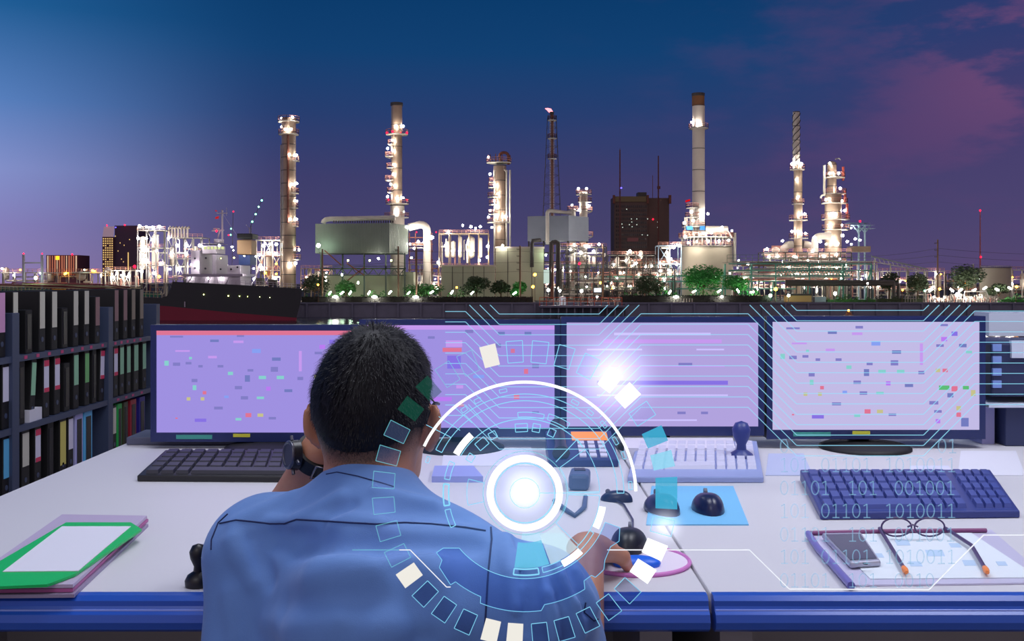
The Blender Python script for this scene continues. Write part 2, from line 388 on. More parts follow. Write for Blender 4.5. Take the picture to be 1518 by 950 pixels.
lamps(t, 1235, 22, 450, [(1230, 242), (1243, 257, 'w', 1.2), (1230, 257), (1245.5, 279, 'w', 1.2), (1248, 298, 'w', 1.2), (1224.5, 296), (1252, 312, 'w', 1.2), (1230, 318, 'w', 1.3), (1239, 318, 'w', 1.3), (1230, 334, 'w', 1.4), (1247, 334, 'w', 1.4), (1249.5, 349, 'w', 1.2), (1241.6, 361, 'w', 1.3), (1225, 362), (1233, 352)])

# process modules: steel frames with decks, vessels, pipes and lamps
def frame(name, label, x0, x1, y0, Y, dep, nx, levels, mat, L=(), vessels=(), npipe=8, y1=None, brace=True, rm=None):
    t = root_at(name, (x0+x1)/2, Y, label, 'process unit'); s = Y/F
    zt = W(0, y0, Y).z; zb = ZG if y1 is None else W(0, y1, Y).z; X0, X1 = W(x0, 0, Y).x, W(x1, 0, Y).x; zs = [zb+(zt-zb)*i/levels for i in range(levels+1)]
    xs = [X0+(X1-X0)*i/nx for i in range(nx+1)]
    mb = MB()
    for x in xs:
        for y in (Y, Y+dep): mb.beam((x, y, ZG), (x, y, zt), .42)
    for z in zs[1:]:
        for y in (Y, Y+dep): mb.beam((X0, y, z), (X1, y, z), .36)
        for x in xs: mb.beam((x, Y, z), (x, Y+dep, z), .3)
    if brace:
        for i in range(nx):
            for k in range(levels):
                if (i+k) % 2 == 0: mb.beam((xs[i], Y, zs[k]), (xs[i+1], Y, zs[k+1]), .24); mb.beam((xs[i+1], Y, zs[k]), (xs[i], Y, zs[k+1]), .24)
    obj('steel_frame', mb, mat, t)
    for z in zs[1:]:
        d = MB().box((X0, Y, z-.1), (X1, Y+dep, z+.1)); d.mat(1); rails(d, [(X0, Y, z), (X1, Y, z)], 1.5, 2, .1); obj('deck', d, [steel, rm or redrail], t)
    for vx, vy0, vy1, vw in vessels:
        p, q2 = W(vx, vy1, Y+dep*.4), W(vx, vy0, Y+dep*.4); r = vw*s/2
        obj('vessel', MB().lathe([(.2*r, p.z), (r*.8, p.z+.3*r), (r, p.z+.7*r), (r, q2.z-.7*r), (r*.8, q2.z-.3*r), (.2*r, q2.z)], (p.x, p.y, 0), 14), pale, t)
    rnd = random.Random(hash(label) % 1000 if False else int(x0*7+y0))
    for i in range(npipe):
        z0, z1 = rnd.uniform(zb, zt), rnd.uniform(zb, zt); xa, xb = rnd.uniform(X0, X1), rnd.uniform(X0, X1); yy = Y+rnd.uniform(.1, .7)*dep
        pts = [Vector((xa, yy, z0))]+bend((xa, yy, z0), (xa, yy, z1), (xb, yy, z1), min(.8, abs(z0-z1)*.45+.01, abs(xa-xb)*.45+.01))+[Vector((xb, yy, z1))]
        pipe(t, pts, rnd.uniform(.18, .5), [steel, pale, redrail, steel][i % 4])
    for e in L: bulb(t, W(e[0], e[1], Y-.9), .75*(e[3] if len(e) > 3 else 1), e[2] if len(e) > 2 else 'w')
    return t
frame('process_unit', 'tall braced steel process block blazing with lamps left of the ship bridge', 204, 245, 341, 430, 10, 3, 4, M('mid_grey_steel', (96, 92, 94), .5),
      [(207, 335, 'w', 1.3), (217, 336), (226, 337, 'w', 1.2), (236, 336, 'w', 1.3), (205, 353, 'w', 1.2), (217, 353), (212, 369, 'w', 1.8), (216, 386, 'w', 1.8), (228.5, 405, 'w', 1.2), (236, 410, 'o', 1.3), (232, 372), (238, 390), (210, 402, 'w', 1.4), (225, 355)],
      [(212, 350, 400, 9), (230, 348, 400, 10)], 14)
t = frame('process_unit', 'lower pipe laden process block with row of vents behind the ship bow superstructure', 248.5, 300, 352, 436, 10, 4, 3, M('mid_grey_steel'),
      [(250, 353), (263, 364, 'w', 1.4), (276, 364, 'w', 1.4), (264, 399, 'w', 1.6), (275, 375), (254, 376), (296, 364, 'w', 1.3), (252, 399), (284, 392)], [(255, 366, 395, 7), (290, 365, 400, 8)], 12)
for i in range(7): pipe(t, [W(250.5+i*4.6, 352, 436), W(250.5+i*4.6, 338, 436), W(252+i*4.6, 336, 436), W(253.2+i*4.6, 339, 436)], .45, pale)
frame('process_unit', 'low lamp lit pipe block between the ship funnel and the tall slim column', 380, 416, 356, 445, 9, 3, 4, steel,
      [(390.5, 364, 'w', 1.6), (400, 362), (409.5, 362, 'w', 1.5), (408, 376, 'w', 1.2), (409.5, 391, 'o'), (393, 405, 'o'), (409.5, 406, 'o'), (387, 396, 'w', 1.2), (385, 378), (408, 414, 'w', 1.2)], [(398, 372, 410, 8)], 10)
frame('process_unit', 'open vessel rack with blue topped valves left of the stout column', 651, 724, 346, 455, 12, 5, 2, M('tan_steel', (150, 126, 100), .6),
      [(664.6, 344, 'w', 1.2), (698, 336, 'w', 1.3), (705, 338), (723, 365, 'w', 1.4), (671, 372, 'w', 1.3), (681, 372), (700, 372, 'w', 1.3), (686, 334), (649.5, 389, 'w', 1.3), (711, 386), (722, 381), (640, 352, 'w', 1.9), (712, 336, 'w', 1.2), (660, 364), (694, 358)],
      [(663, 357, 382, 7), (672, 357, 382, 7), (682, 350, 382, 6), (698, 350, 383, 12), (712, 352, 382, 6)], 10, brace=False)
t = frame('pump_structure', 'dark piping tangle below the blue grey box house', 826, 899, 366, 434, 9, 5, 3, darksteel,
      [(861, 374.5, 'w', 1.4), (880, 372.6, 'w', 1.4), (851, 363), (868, 365), (873, 366), (846, 370)], [(880, 380, 396, 6), (850, 375, 395, 6)], 14)
frame('pump_structure', 'cluttered valve platform with one bright lamp in front of the dark tower block', 901, 972, 378, 438, 9, 5, 3, darksteel,
      [(933.7, 372.6, 'w', 1.5), (928, 386), (943, 390, 'w', 1.1), (957, 395), (910, 392), (966, 394), (949, 378)], [(950, 371, 384, 6), (930, 376, 392, 7), (915, 380, 396, 6)], 16)
frame('process_unit', 'blue grey stair and pipe stack against the left side of the big tank', 976, 1010, 364, 445, 9, 2, 3, M('blue_grey_steel', (130, 146, 160), .5),
      [(1007, 364, 'w', 1.4), (999, 366, 'w', 1.6), (989, 374), (995, 384), (984, 392), (979, 401.5, 'w', 1.3), (1003, 392), (991, 400)], [(990, 374, 392, 6)], 12)
frame('pipe_rack', 'grey three storey pipe rack below the dark tower block behind the olive tree', 832, 1000, 398, 420, 6, 14, 3, darksteel, [(x, y, 'w', .55) for x, y in ((846, 402), (868, 410), (887, 404), (915, 412), (925, 404), (947, 407), (955, 420), (975, 408), (985, 416), (992, 405), (900, 424), (870, 425), (935, 424), (965, 428), (985, 427))], [], 22, brace=False, rm=M('dull_green_rail', (96, 116, 96), .6))
# big tank crowned by reactors
t = root_at('storage_tank', 1047, 465, 'broad beige tank crowned by a glittering ring of piping at the chimney foot', 'tank')
shaft(t, 1047, 76, 366, 465, M('beige_tank_paint', (178, 166, 146), .6, noise=.2, nscale=.1), bands=2, name='tank_shell', n=40)
platform(t, 1047, 1008, 1087, 365, 465, 3); platform(t, 1047, 1006, 1088, 352, 465, 3)
col = MB()
for i in range(36):
    a = 2*PI*i/36; p = W(1047, 366, 465)+Vector((11.2*math.cos(a), 11.2*math.sin(a), 0)); col.beam(p, p+Vector((0, 0, 4.4)), .3)
obj('ring_posts', col, steel, t)
rn = random.Random(3)
for i in range(14):
    x = rn.uniform(1012, 1080); h = rn.uniform(4, 10); yy = rn.uniform(455, 462)
    pipe(t, [W(x, 352, yy), W(x, 352-h, yy), W(x+rn.uniform(3, 9), 352-h, yy), W(x+9, 352, yy)], rn.uniform(.25, .7), [pale, steel, redrail][i % 3])
pp = W(1062, 341, 458); obj('drum', MB().cyl(pp-Vector((5, 0, 0)), pp+Vector((5, 0, 0)), 1.9, n=16), pale, t)
shaft(t, 1026, 8, 307, 462, steel, y1=352, name='reactor')
shaft(t, 1017, 6, 322, 462, pale, y1=352, name='reactor')
shaft(t, 1033, 6, 325, 462, steel, y1=352, name='reactor')
for py, a, b in ((308, 1017, 1036), (322, 1016, 1036), (336, 1011, 1046)): platform(t, 1026, a, b, py, 462, 2)
obj('blue_valve', MB().box(W(1018, 335, 457), W(1026, 341, 459)).box(W(1038, 335, 457), W(1044, 341, 459)), M('blue_paint', (40, 110, 190), .5), t)
obj('flag', MB().prism([(0, 0), (7, -2), (7, 1), (0, 3)], lambda a, b, q_: W(1016+a, 297+b, 462+q_), 0, .15), EM('red_flag_glow', (230, 20, 24), .8), t)  # red flag whose cloth is given a glow of its own
for x in (1089,): pipe(t, [W(x, 345, 460), W(x, 395, 460)], .8)
lamps(t, 1047, 76, 465, [(1025, 314, 'w', 1.5), (1014.7, 330.5, 'w', 1.4), (1016, 351, 'w', 1.4), (1070.5, 337, 'w', 1.2), (1085, 342), (1028, 327, 'w', 1.2), (1050, 357), (1066, 357), (1033, 358), (1080, 356), (1055, 345), (1043, 346), (1020, 360)])
# boiler house
t = root_at('boiler_house', 540, 445, 'long grey corrugated boiler house raised on a dark steel frame', 'industrial building')
A, B, Cc, Dd = (W(468, 0, 447).x, 447), (W(577, 0, 440).x, 440), (W(604.5, 0, 458).x, 458), (W(498, 0, 466).x, 466)
z0, z1 = W(0, 375, 443).z, W(0, 331, 443).z
mb = MB(); mb.prism([A, B, Cc, Dd], lambda a, b, q_: (a, b, q_), z0, z1); obj('cladding', mb, clad, t, fix=True)
rb = MB()
for (a, b), n in (((A, B), 44), ((B, Cc), 14)):
    a3, b3 = Vector(a+(0,)), Vector(b+(0,)); nn = (b3-a3).cross(Vector((0, 0, 1))).normalized()*.12
    for i in range(n+1):
        p = a3.lerp(b3, i/n)+nn; rb.beam(p+Vector((0, 0, z0)), p+Vector((0, 0, z1)), .2)
obj('rib_seams', rb, clad, t, kind='stuff')
mb = MB(); pA = W(479, 331, 446); pB = W(489, 324.5, 446); mb.tube([pA, W(480, 328, 446), W(483, 325.5, 446), pB, W(586, 323, 442)], 1.1, 10); obj('roof_pipe', mb, steel, t)
mb = MB()
for i in range(26): mb.box(W(494+i*3.5, 326, 445), W(496+i*3.5, 330.5, 445.6))
obj('roof_vents', mb, darksteel, t)
mb = MB()
for px in (476, 508, 540, 572, 600):
    for yy in (446, 458): mb.beam(W(px, 375, yy), Vector((W(px, 0, yy).x, yy, ZG)), .7)
for i in range(8):
    a = 476+i*15.5; mb.beam(W(a, 398, 446), W(a+7.7, 408, 446), .4); mb.beam(W(a+7.7, 408, 446), W(a+15.5, 398, 446), .4)
mb.beam(W(474, 398, 446), W(602, 398, 446), .7); mb.beam(W(474, 408, 446), W(602, 408, 446), .5); mb.box(W(470, 375, 442), W(604, 377.5, 460)); mb.box(W(474, 394, 444), W(602, 395, 458))
obj('support_frame', mb, M('dark_green_steel', (74, 84, 78), .6), t)
mb = MB()
for a, b in (((481, 371), (506, 393)), ((514, 390), (540, 408)), ((540, 396), (515, 416))):
    for d in (0, 1.4): mb.beam(W(a[0], a[1], 441+d), W(b[0], b[1], 441+d), .5)
obj('stairs', mb, rust, t)
obj('lower_wall', MB().box((W(484, 0, 450).x, 450, ZG), (W(596, 0, 450).x, 462, W(0, 407, 450).z)), beige, t)
obj('lower_annex', MB().box((W(596, 0, 448).x, 448, ZG), (W(613, 0, 448).x, 460, W(0, 403, 448).z)), beige, t)
for e in [(472, 364, 'n', 1.9), (516, 386, 'y', .9), (548, 386, 'y', .9), (580, 386, 'y', .9), (561, 383), (507, 407, 'n', 1.1), (531, 419, 'n', 1.1), (610, 382, 'n')]: bulb(t, W(e[0], e[1], 439), .75*(e[3] if len(e) > 3 else 1), e[2] if len(e) > 2 else 'w')
# elbow duct
t = root_at('flue_duct', 622, 462, 'fat pale inverted U duct right of the boiler house', 'duct')
obj('duct', MB().tube([W(606, 337, 462)]+bend(W(606, 333, 462), W(633, 333, 462), W(633, 380, 462), 3.2)+[W(633, 425, 462)], 1.75, 14), pale, t)
fr = MB()
for x in (607, 616, 628, 640): fr.beam(W(x, 345, 466), Vector((W(x, 0, 466).x, 466, ZG)), .4)
for y in (352, 362, 372, 385, 400): fr.beam(W(605, y, 466), W(642, y, 466), .4)
obj('support_frame', fr, rust, t)
platform(t, 618, 606, 630, 367, 463, 2)
for e in [(609, 336, 'w', 1.3), (620, 358, 'w', 1.2), (629, 358, 'w', 1.2), (608, 362), (614, 368)]: bulb(t, W(e[0], e[1], 458), .75*(e[3] if len(e) > 3 else 1), 'w')
bulb(t, W(617.5, 344, 466), .5, 'r'); bulb(t, W(646.5, 344, 466), .5, 'r')
# blue-grey box house
t = root_at('box_house', 827, 452, 'blue grey metal box house on legs in front of the flare stack', 'industrial building')
A, B, Cc, Dd = (W(782, 0, 452).x, 452), (W(843, 0, 446).x, 446), (W(872.5, 0, 458).x, 458), (W(806, 0, 466).x, 466)
z0, z1 = W(0, 357, 449).z, W(0, 320, 449).z
mb = MB(); mb.prism([A, B, Cc, Dd], lambda a, b, q_: (a, b, q_), z0, z1); obj('cladding', mb, clad2, t, fix=True)
mb = MB()
for px, yy in ((784, 453), (806, 451), (842, 448), (870, 458), (815, 464)): mb.beam(W(px, 357, yy), Vector((W(px, 0, yy).x, yy, ZG)), .7)
for y in (362, 375, 388): mb.beam(W(784, y, 451), W(870, y, 451), .5)
obj('support_frame', mb, darksteel, t)
obj('roof_pipe', MB().tube([W(811.5, 362, 445.5)]+bend(W(811.5, 345, 445.5), W(811.5, 312, 446), W(845, 314, 452), 1.6)+[W(846, 316, 452)], .85, 10), steel, t)
# beige workshop buildings
def house(name, label, x0, x1, y0, Y, dep, mat, roofm=None, cat='building', seams=0):
    t = root_at(name, (x0+x1)/2, Y, label, cat); X0, X1 = W(x0, 0, Y).x, W(x1, 0, Y).x; z = W(0, y0, Y).z
    obj('wall', MB().box((X0, Y, ZG), (X1, Y+dep, z)), mat, t)
    obj('roof_edge', MB().box((X0-.3, Y-.3, z), (X1+.3, Y+dep+.3, z+.7)), roofm or pale, t)
    if seams:
        mb = MB()
        for i in range(1, seams): x = X0+(X1-X0)*i/seams; mb.box((x-.12, Y-.12, ZG), (x+.12, Y, z))
        obj('downpipe', mb, darksteel, t)
    return t
house('workshop', 'low beige workshop wall behind the rounded trees', 655, 733, 395, 432, 12, beige, cat='building', seams=5)
t = house('workshop', 'taller cream workshop building with ducts on its face', 735, 806, 368, 438, 7, beige, cat='building', seams=4)
for x, w_ in ((788.5, 6),): obj('duct', MB().tube([W(x, 396, 436.5), W(x, 362, 436.5), W(x+1, 357, 437), W(x+12, 356, 440)], .9, 10), darksteel, t)
obj('lit_doorway', MB().box(W(806, 400, 437), W(815, 420, 439)), EM('lit_interior', (222, 244, 232), .75), t)
bulb(t, W(809, 378, 436), .8, 'n'); bulb(t, W(745, 364, 436), .8); bulb(t, W(823, 400, 432), .6); bulb(t, W(817, 364, 436), .7)
t = root_at('duct_loop', 822, 431, 'dark inverted U pipe pair right of the cream workshop', 'duct')
for d in (0, 6): pipe(t, [W(816+d*.3, 395, 430+d*.2)]+bend(W(816+d*.3, 394, 430), W(816+d*.3, 359-d*.3, 430), W(829-d*.3, 359, 430), .9)+bend(W(816, 359-d*.3, 430), W(829-d*.5, 359-d*.3, 430), W(829-d*.5, 394, 430), .9)+[W(829-d*.5, 425, 430)], .55, darksteel)
pipe(t, [W(816, 395, 430), W(816, 425, 430)], .5, darksteel)
# dark tower block
t = root_at('tower_block', 951, 700, 'dark unlit twin slab tower block behind the plant', 'building')
dk = M('dark_facade', (96, 74, 68), .8, noise=.3, nscale=.05); s7 = 700/F
obj('slab', MB().box((W(910.5, 0, 700).x, 700, ZG), (W(960, 0, 700).x, 725, W(0, 291, 700).z)), dk, t)
obj('slab', MB().box((W(960, 0, 700).x, 702, ZG), (W(992.6, 0, 700).x, 727, W(0, 293, 700).z)), dk, t)
obj('roof_house', MB().box((W(947, 0, 700).x, 705, W(0, 291, 700).z), (W(960, 0, 700).x, 715, W(0, 284, 700).z)), darksteel, t)
for px in (910, 960, 993): obj('corner_fin', MB().box(W(px-1.2, 289, 699), W(px+1.2, 302, 702)), rust, t)
obj('parapet', MB().box(W(912, 291, 699.5), W(958, 299, 700)), M('yellowish_parapet', (112, 96, 66), .8), t)
lw = MB()
for px, py in ((929, 310), (936, 324.5), (944, 324.5), (960, 324.5), (975, 329), (922, 332), (923, 337), (936.5, 329), (975, 337), (952, 348), (960, 348.5), (944, 333), (933, 333), (937, 336)): lw.box(W(px-.45, py-.6, 699.5), W(px+.45, py+.6, 700))
obj('lit_window', lw, EM('window_glow_white', (220, 240, 225), 1.2), t)
wg = MB()
for i in range(1, 16):
    for j in range(1, 12):
        px = 911+i*3.1; py = 300+j*6
        wg.box(W(px-.9, py-1.6, 699.8), W(px+.9, py+1.6, 700))
obj('window_grid', wg, M('dark_glass', (30, 28, 36), .2), t, kind='stuff')
obj('faded_panel', MB().box(W(930, 352.5, 699), W(946, 358, 700)), M('faded_red_panel', (138, 84, 84), .7), t)
bulb(t, W(968, 325, 699), .9, 'r')
def mast(label, px, y0, y1, Y, w, mat, tip=None, cat='mast'):
    t = root_at('lattice_mast', px, Y, label, cat); s = Y/F; mb = MB(); a, b = Vector((W(px, 0, Y).x, Y, ZG)), W(px, y0, Y); r = w*s/2
    for i in range(4):
        c, d = math.cos(PI/4+i*PI/2)*r, math.sin(PI/4+i*PI/2)*r
        mb.beam(a+Vector((c, d, 0)), b+Vector((c*.35, d*.35, 0)), r*.45)
    n = 22; pv = None
    for k in range(n+1):
        p = a.lerp(b, k/n); q_ = 1-.65*k/n; ring = [p+Vector((math.cos(PI/4+i*PI/2)*r*q_, math.sin(PI/4+i*PI/2)*r*q_, 0)) for i in range(4)]
        for i in range(4):
            mb.beam(ring[i], ring[(i+1) % 4], r*.25)
            if pv: mb.beam(pv[i], ring[(i+1) % 4], r*.2)
        pv = ring
    obj('lattice', mb, mat, t); return t
rm = M('oxide_red_mast', (96, 48, 42), .7)
t = mast('red crane mast in front of the left slab of the dark tower block', 919, 222, 0, 690, 3.4, rm); bulb(t, W(921, 278.5, 689), 1.0, 'b'); obj('antenna', MB().cyl(W(919, 225, 690), W(919, 219, 690), .12, n=6), rm, t)
t = mast('red crane mast in front of the right slab of the dark tower block', 976, 231, 0, 690, 3.2, rm); obj('collar', MB().cyl(W(976.5, 280, 690), W(976.5, 276, 690), 1.1, n=8), rm, t)
t = mast('thin pale aerial mast on the dark tower block roof line', 967.5, 260, 0, 731, 1.4, rust)
t = mast('slender red and white radio mast with two red beacons at far right', 1453, 310, 0, 560, 2.2, M('red_white_mast', (190, 110, 120), .6)); bulb(t, W(1453, 312, 559), .8, 'r'); bulb(t, W(1454, 381, 559), .8, 'r')
# far buildings on the left
t = root_at('hotel_tower', 176, 900, 'brown high rise with yellow lit windows and sloped glass top at left', 'building')
br = M('brown_facade', (96, 66, 76), .8); br2 = M('plum_facade', (78, 56, 78), .8)
obj('window_wing', MB().box((W(151.6, 0, 900).x, 900, ZG), (W(168, 0, 900).x, 925, W(0, 351, 900).z)), br, t)
obj('slab_wing', MB().box((W(168, 0, 900).x, 903, ZG), (W(203.7, 0, 900).x, 930, W(0, 334, 900).z)), br2, t)
mb = MB(); mb.prism([(151.8, 351), (154, 336), (169.5, 335.5), (168, 351)], lambda a, b, q_: W(a, b, 900+q_), 0, 14); obj('glass_top', mb, M('lit_glass_top', (176, 150, 166), .3, emit=.35), t, fix=True)
mb = MB()
for r_ in range(17):
    for c_ in range(5):
        if random.random() < .86: mb.box(W(152.6+c_*3.2, 353+r_*3.4, 899.6), W(154.3+c_*3.2, 354.8+r_*3.4, 900))
obj('lit_windows', mb, EM('window_glow_yellow', (250, 206, 130), .95), t, kind='stuff')
mb = MB()
for px, py in ((171, 350), (184, 363.5), (180, 384), (183, 388), (175, 372), (186, 400), (178, 360), (192, 355)): mb.box(W(px-.6, py-.8, 902.5), W(px+.6, py+.8, 903))
mb.box(W(189.3, 374, 902.5), W(190.8, 400, 903)); obj('lit_window', mb, MATS['window_glow_yellow'], t)
bulb(t, W(158.5, 334, 899), 1.1, 'r'); bulb(t, W(185, 333.5, 899), 1.1, 'r'); bulb(t, W(171.5, 337, 898), .9, 'b')
t = root_at('office_block', 92, 900, 'squat block with orange lit vertical strips at far left', 'building')
obj('wall', MB().box((W(68.5, 0, 900).x, 900, ZG), (W(115.5, 0, 900).x, 925, W(0, 378, 900).z)), M('maroon_facade', (110, 62, 72), .8), t)
for i in range(13):
    px = 70+i*3.5; obj('lit_strip', MB().box(W(px, 379, 899.5), W(px+(1.3 if i % 3 else 1.9), 408, 900)), EM('strip_glow_orange', (222, 134, 104), .7) if i % 4 else EM('strip_glow_pale', (246, 206, 170), .8), t)
obj('square_sign', MB().box(W(82.5, 379.5, 898), W(88, 385, 899.4)), EM('square_sign_glow', (255, 196, 40), 2), t)
bulb(t, W(107, 377, 898), 1.3, 'r')
# long pipe rack on the right, green painted
t = root_at('pipe_rack', 1190, 425, 'long green painted pipe rack with truss girders across the right side', 'pipe rack')
Y = 425
posts = [1000, 1036, 1075, 1114, 1150, 1200, 1250, 1292]
for px in posts:
    mb = MB()
    for d in (0, 8): mb.beam(Vector((W(px, 0, Y).x, Y+d, ZG)), W(px, 391 if px > 1070 else 409, Y+d), .55)
    obj('post', mb, green, t)
for y, a, b in ((391, 1080, 1292), (401, 1080, 1292), (409, 1000, 1260), (417, 900, 1260), (428, 1000, 1180), (410, 900, 1000)):
    mb = MB()
    for d in (0, 8): mb.beam(W(a, y, Y+d), W(b, y, Y+d), .5)
    obj('girder', mb, green, t)
tr = MB()
for i in range(24):
    a = 1152+i*4.5; tr.beam(W(a, 391, Y), W(a+2.25, 400, Y), .22); tr.beam(W(a+2.25, 400, Y), W(a+4.5, 391, Y), .22); tr.beam(W(a, 401, Y), W(a+2.25, 408, Y), .22); tr.beam(W(a+2.25, 408, Y), W(a+4.5, 401, Y), .22)
obj('truss_lacing', tr, green, t)
for i in range(12):
    y = 388+i*2.6; a = 1085+(i*37 % 60); pipe(t, [W(a, y, Y+1.5+(i % 4)*1.6), W(1291-(i*29 % 60), y, Y+1.5+(i % 4)*1.6)], .32, [steel, pale, redrail, steel][i % 4])
for x in range(1165, 1300, 11): pipe(t, [W(x, 404, Y+4), W(x, 440, Y+4)], .3, [steel, redrail, pale][x % 3])
gal = MB(); gal.box(W(1078, 388.5, Y-1), W(1292, 389.5, Y+9)); gal.mat(1); rails(gal, [W(1078, 388.5, Y-1), W(1292, 388.5, Y-1)], 3.0, 2.6, .1); obj('top_gallery', gal, [darksteel, M('dull_green_rail', (96, 116, 96), .6)], t)
for e in [(1109, 392, 'w', 1.2), (1095, 386, 'w', .9), (1150, 413), (1182, 405), (1170, 396), (1215, 396), (1240, 397), (1225, 412, 'w', 1.1), (1255, 392), (1190, 412, 'w', 1.2), (1210, 432, 'w', 1.2), (1247, 412), (1160, 388), (1198, 386), (1245, 384), (1265, 420), (1230, 404), (1200, 402), (1180, 414), (1213, 388)]: bulb(t, W(e[0], e[1], Y+5), .62*(e[3] if len(e) > 3 else 1), 'w')
for e in [(1232, 413, 'o'), (1082, 405, 'n'), (1060, 411, 'n')]: bulb(t, W(e[0], e[1], Y+4), .6, e[2])
# furnace deck on top of the rack
t = frame('furnace_deck', 'white duct laden furnace deck at the foot of the spiral chimney', 1132, 1262, 374, 434.5, 9, 8, 2, darksteel,
      [(1137, 369, 'w', 1.1), (1160, 357, 'w', 1.1), (1140, 381), (1153, 380), (1207, 352, 'w', 1.2), (1216, 358, 'w', 1.3), (1222, 380), (1180, 381), (1256, 358, 'w', 1.1), (1268, 354, 'w', 1.1), (1275, 356), (1262, 362), (1240, 377), (1205, 372, 'w', 1.1)], [(1150, 366, 376, 12)], 12, y1=390, brace=False)
pipe(t, [W(1208, 385, 441)]+bend(W(1208, 380, 441), W(1208, 351, 441), W(1232, 349, 441), 2.2)+[W(1232, 349, 441)], 1.5, pale)
pipe(t, bend(W(1160, 384, 440), W(1160, 366, 440), W(1180, 366, 440), 2), 1.4, pale)
obj('guard_panel', MB().box(W(1144, 364, 445), W(1159, 371, 445.4)), redrail, t)
t = root_at('loading_gantry', 1278, 462, 'pale blue cantilevered gantry with red tip lamp right of the stepped column', 'gantry')
lb = M('pale_blue_steel', (160, 186, 200), .5); mb = MB()
for px in (1273, 1282):
    mb.beam(W(px, 331, 462), Vector((W(px, 0, 462).x, 462, ZG)), .6)
    for d in (-9, 9): mb.beam(W(px, 345, 462), W(px+d, 334, 462), .35)
obj('posts', mb, lb, t)
mb = MB()
for y, a, b in ((331, 1258, 1284), (334, 1262, 1290), (339, 1272, 1291)): mb.box(W(a, y-.6, 459), W(b, y+.6, 465))
obj('arm', mb, lb, t); bulb(t, W(1275, 328, 461), .8, 'r'); bulb(t, W(1262, 338, 461), .6)
obj('deck', MB().box(W(1262, 365, 460), W(1284, 374, 466)), shell, t)
# conveyor gallery sloping down on the right
t = root_at('conveyor_gallery', 1335, 437, 'grey sloping conveyor gallery descending to the right from the pipe rack', 'conveyor')
mb = MB()
for d in (0, 4):
    mb.beam(W(1292, 380, 437+d), W(1375, 399, 437+d), .5); mb.beam(W(1297, 388, 437+d), W(1375, 403, 437+d), .4)
for i in range(12): mb.beam(W(1296+i*6.6, 381+i*1.5, 437), W(1299+i*6.6, 389+i*1.25, 437), .25)
obj('truss', mb, steel, t); obj('roof', MB().prism([(1292, 379), (1376, 398.5), (1376, 400), (1292, 381)], lambda a, b, q_: W(a, b, 436.5+q_), 0, 5), clad, t, fix=True)
for px in (1296, 1320, 1345, 1370): obj('leg', MB().beam(W(px, 385+(px-1296)*.22, 439), Vector((W(px, 0, 439).x, 439, ZG)), .45), beige, t)
# low dark pipe bridge
t = root_at('pipe_bridge', 1250, 412, 'low pair of thick dark pipes on stilts along the right quayside', 'pipe bridge')
for y in (417.5, 421): pipe(t, [W(1165, y, 412)]+bend(W(1200, y, 412), W(1332-(421-y)*2, y, 412), W(1332-(421-y)*2, 446, 412), .9)+[W(1332-(421-y)*2, 447, 412)], .75, darksteel)
for px in (1192, 1222, 1255, 1290, 1325): obj('stilt', MB().beam(W(px-1.2, 421, 412.5), W(px-1.2, 447, 412.5), .4).beam(W(px+1.8, 421, 412.5), W(px+1.8, 447, 412.5), .4), darksteel, t)
t = house('quay_hut', 'ochre hut under the starburst lamp on the quay', 1166, 1203, 438, 408, 4, M('ochre_wall', (176, 140, 92), .8), darksteel, cat='hut')
obj('gate_kiosk', MB().box(W(1208, 440, 407), W(1221, 448, 410)).mat(1).lathe([(.1, W(0, 437, 407).z), (1.2, W(0, 440.5, 407).z)], (W(1214.5, 0, 407).x, 408.5, 0), 12), [M('kiosk_grey', (120, 126, 140), .7), pale], loc=W(1211, 448, 407), label='grey gate kiosk with pale round roof beside the ochre hut', cat='kiosk')
# pale tank far right
t = root_at('storage_tank', 1476, 470, 'plain beige tank at the far right behind the trees', 'tank')
shaft(t, 1476, 43, 397, 470, M('beige_tank_paint'), bands=1, name='tank_shell', n=32)
rr = MB(); cc = W(1476, 397, 470); ring = [cc+Vector((6.6*math.cos(a*PI/8), 6.6*math.sin(a*PI/8), 0)) for a in range(17)]; rails(rr, ring, .9, 2, .06); obj('handrail', rr, steel, t)
obj('pipe', MB().tube([W(1443, 391, 472), W(1443, 420, 472)], .3), steel, t)
# utility poles and their wires
def upole(px, y0, Y, label, arms=3):
    t = root_at('utility_pole', px, Y, label, 'utility pole', None)
    obj('pole', MB().cyl(Vector((W(px, 0, Y).x, Y, ZG)), W(px, y0, Y), .42, .3, n=8), wood, t)
    for i in range(arms):
        mb = MB(); c = W(px, y0+6+i*10, Y); mb.box(c-Vector((1.3, .1, .1)), c+Vector((.4, .1, .1)))
        for d in (-1.2, -.6): mb.cyl(c+Vector((d, 0, .1)), c+Vector((d, 0, .5)), .1, n=6)
        obj('crossarm', mb, darksteel, t)
    return t
upole(1390, 355, 420, 'tall dark utility pole alone against the sky at right')
upole(478, 369, 406.4, 'brown utility pole in front of the left end of the boiler house', 1)
upole(590.5, 365, 406.4, 'brown utility pole in front of the right end of the boiler house', 1)
upole(617.5, 366, 406.4, 'brown utility pole in front of the inverted U duct', 2)
upole(771, 364, 406.4, 'brown utility pole with crossarms in front of the cream workshop', 4)
t = upole(894, 362, 415, 'brown lamp pole with a white floodlight on top left of the dark tower block', 1); bulb(t, W(888, 362, 414), .9)
bulb(t, W(890, 419, 412), .7, 'o')
def wire(pts, label):
    path = []
    for a, b in zip(pts, pts[1:]):
        for i in range(9):
            f = i/8; p = a.lerp(b, f); p.z -= 1.2*4*f*(1-f)*.5; path.append(p)
    obj('power_line', MB().tube(path, .05, 4), darksteel, loc=path[0], label=label, cat='wire', group='power lines strung between the utility poles')
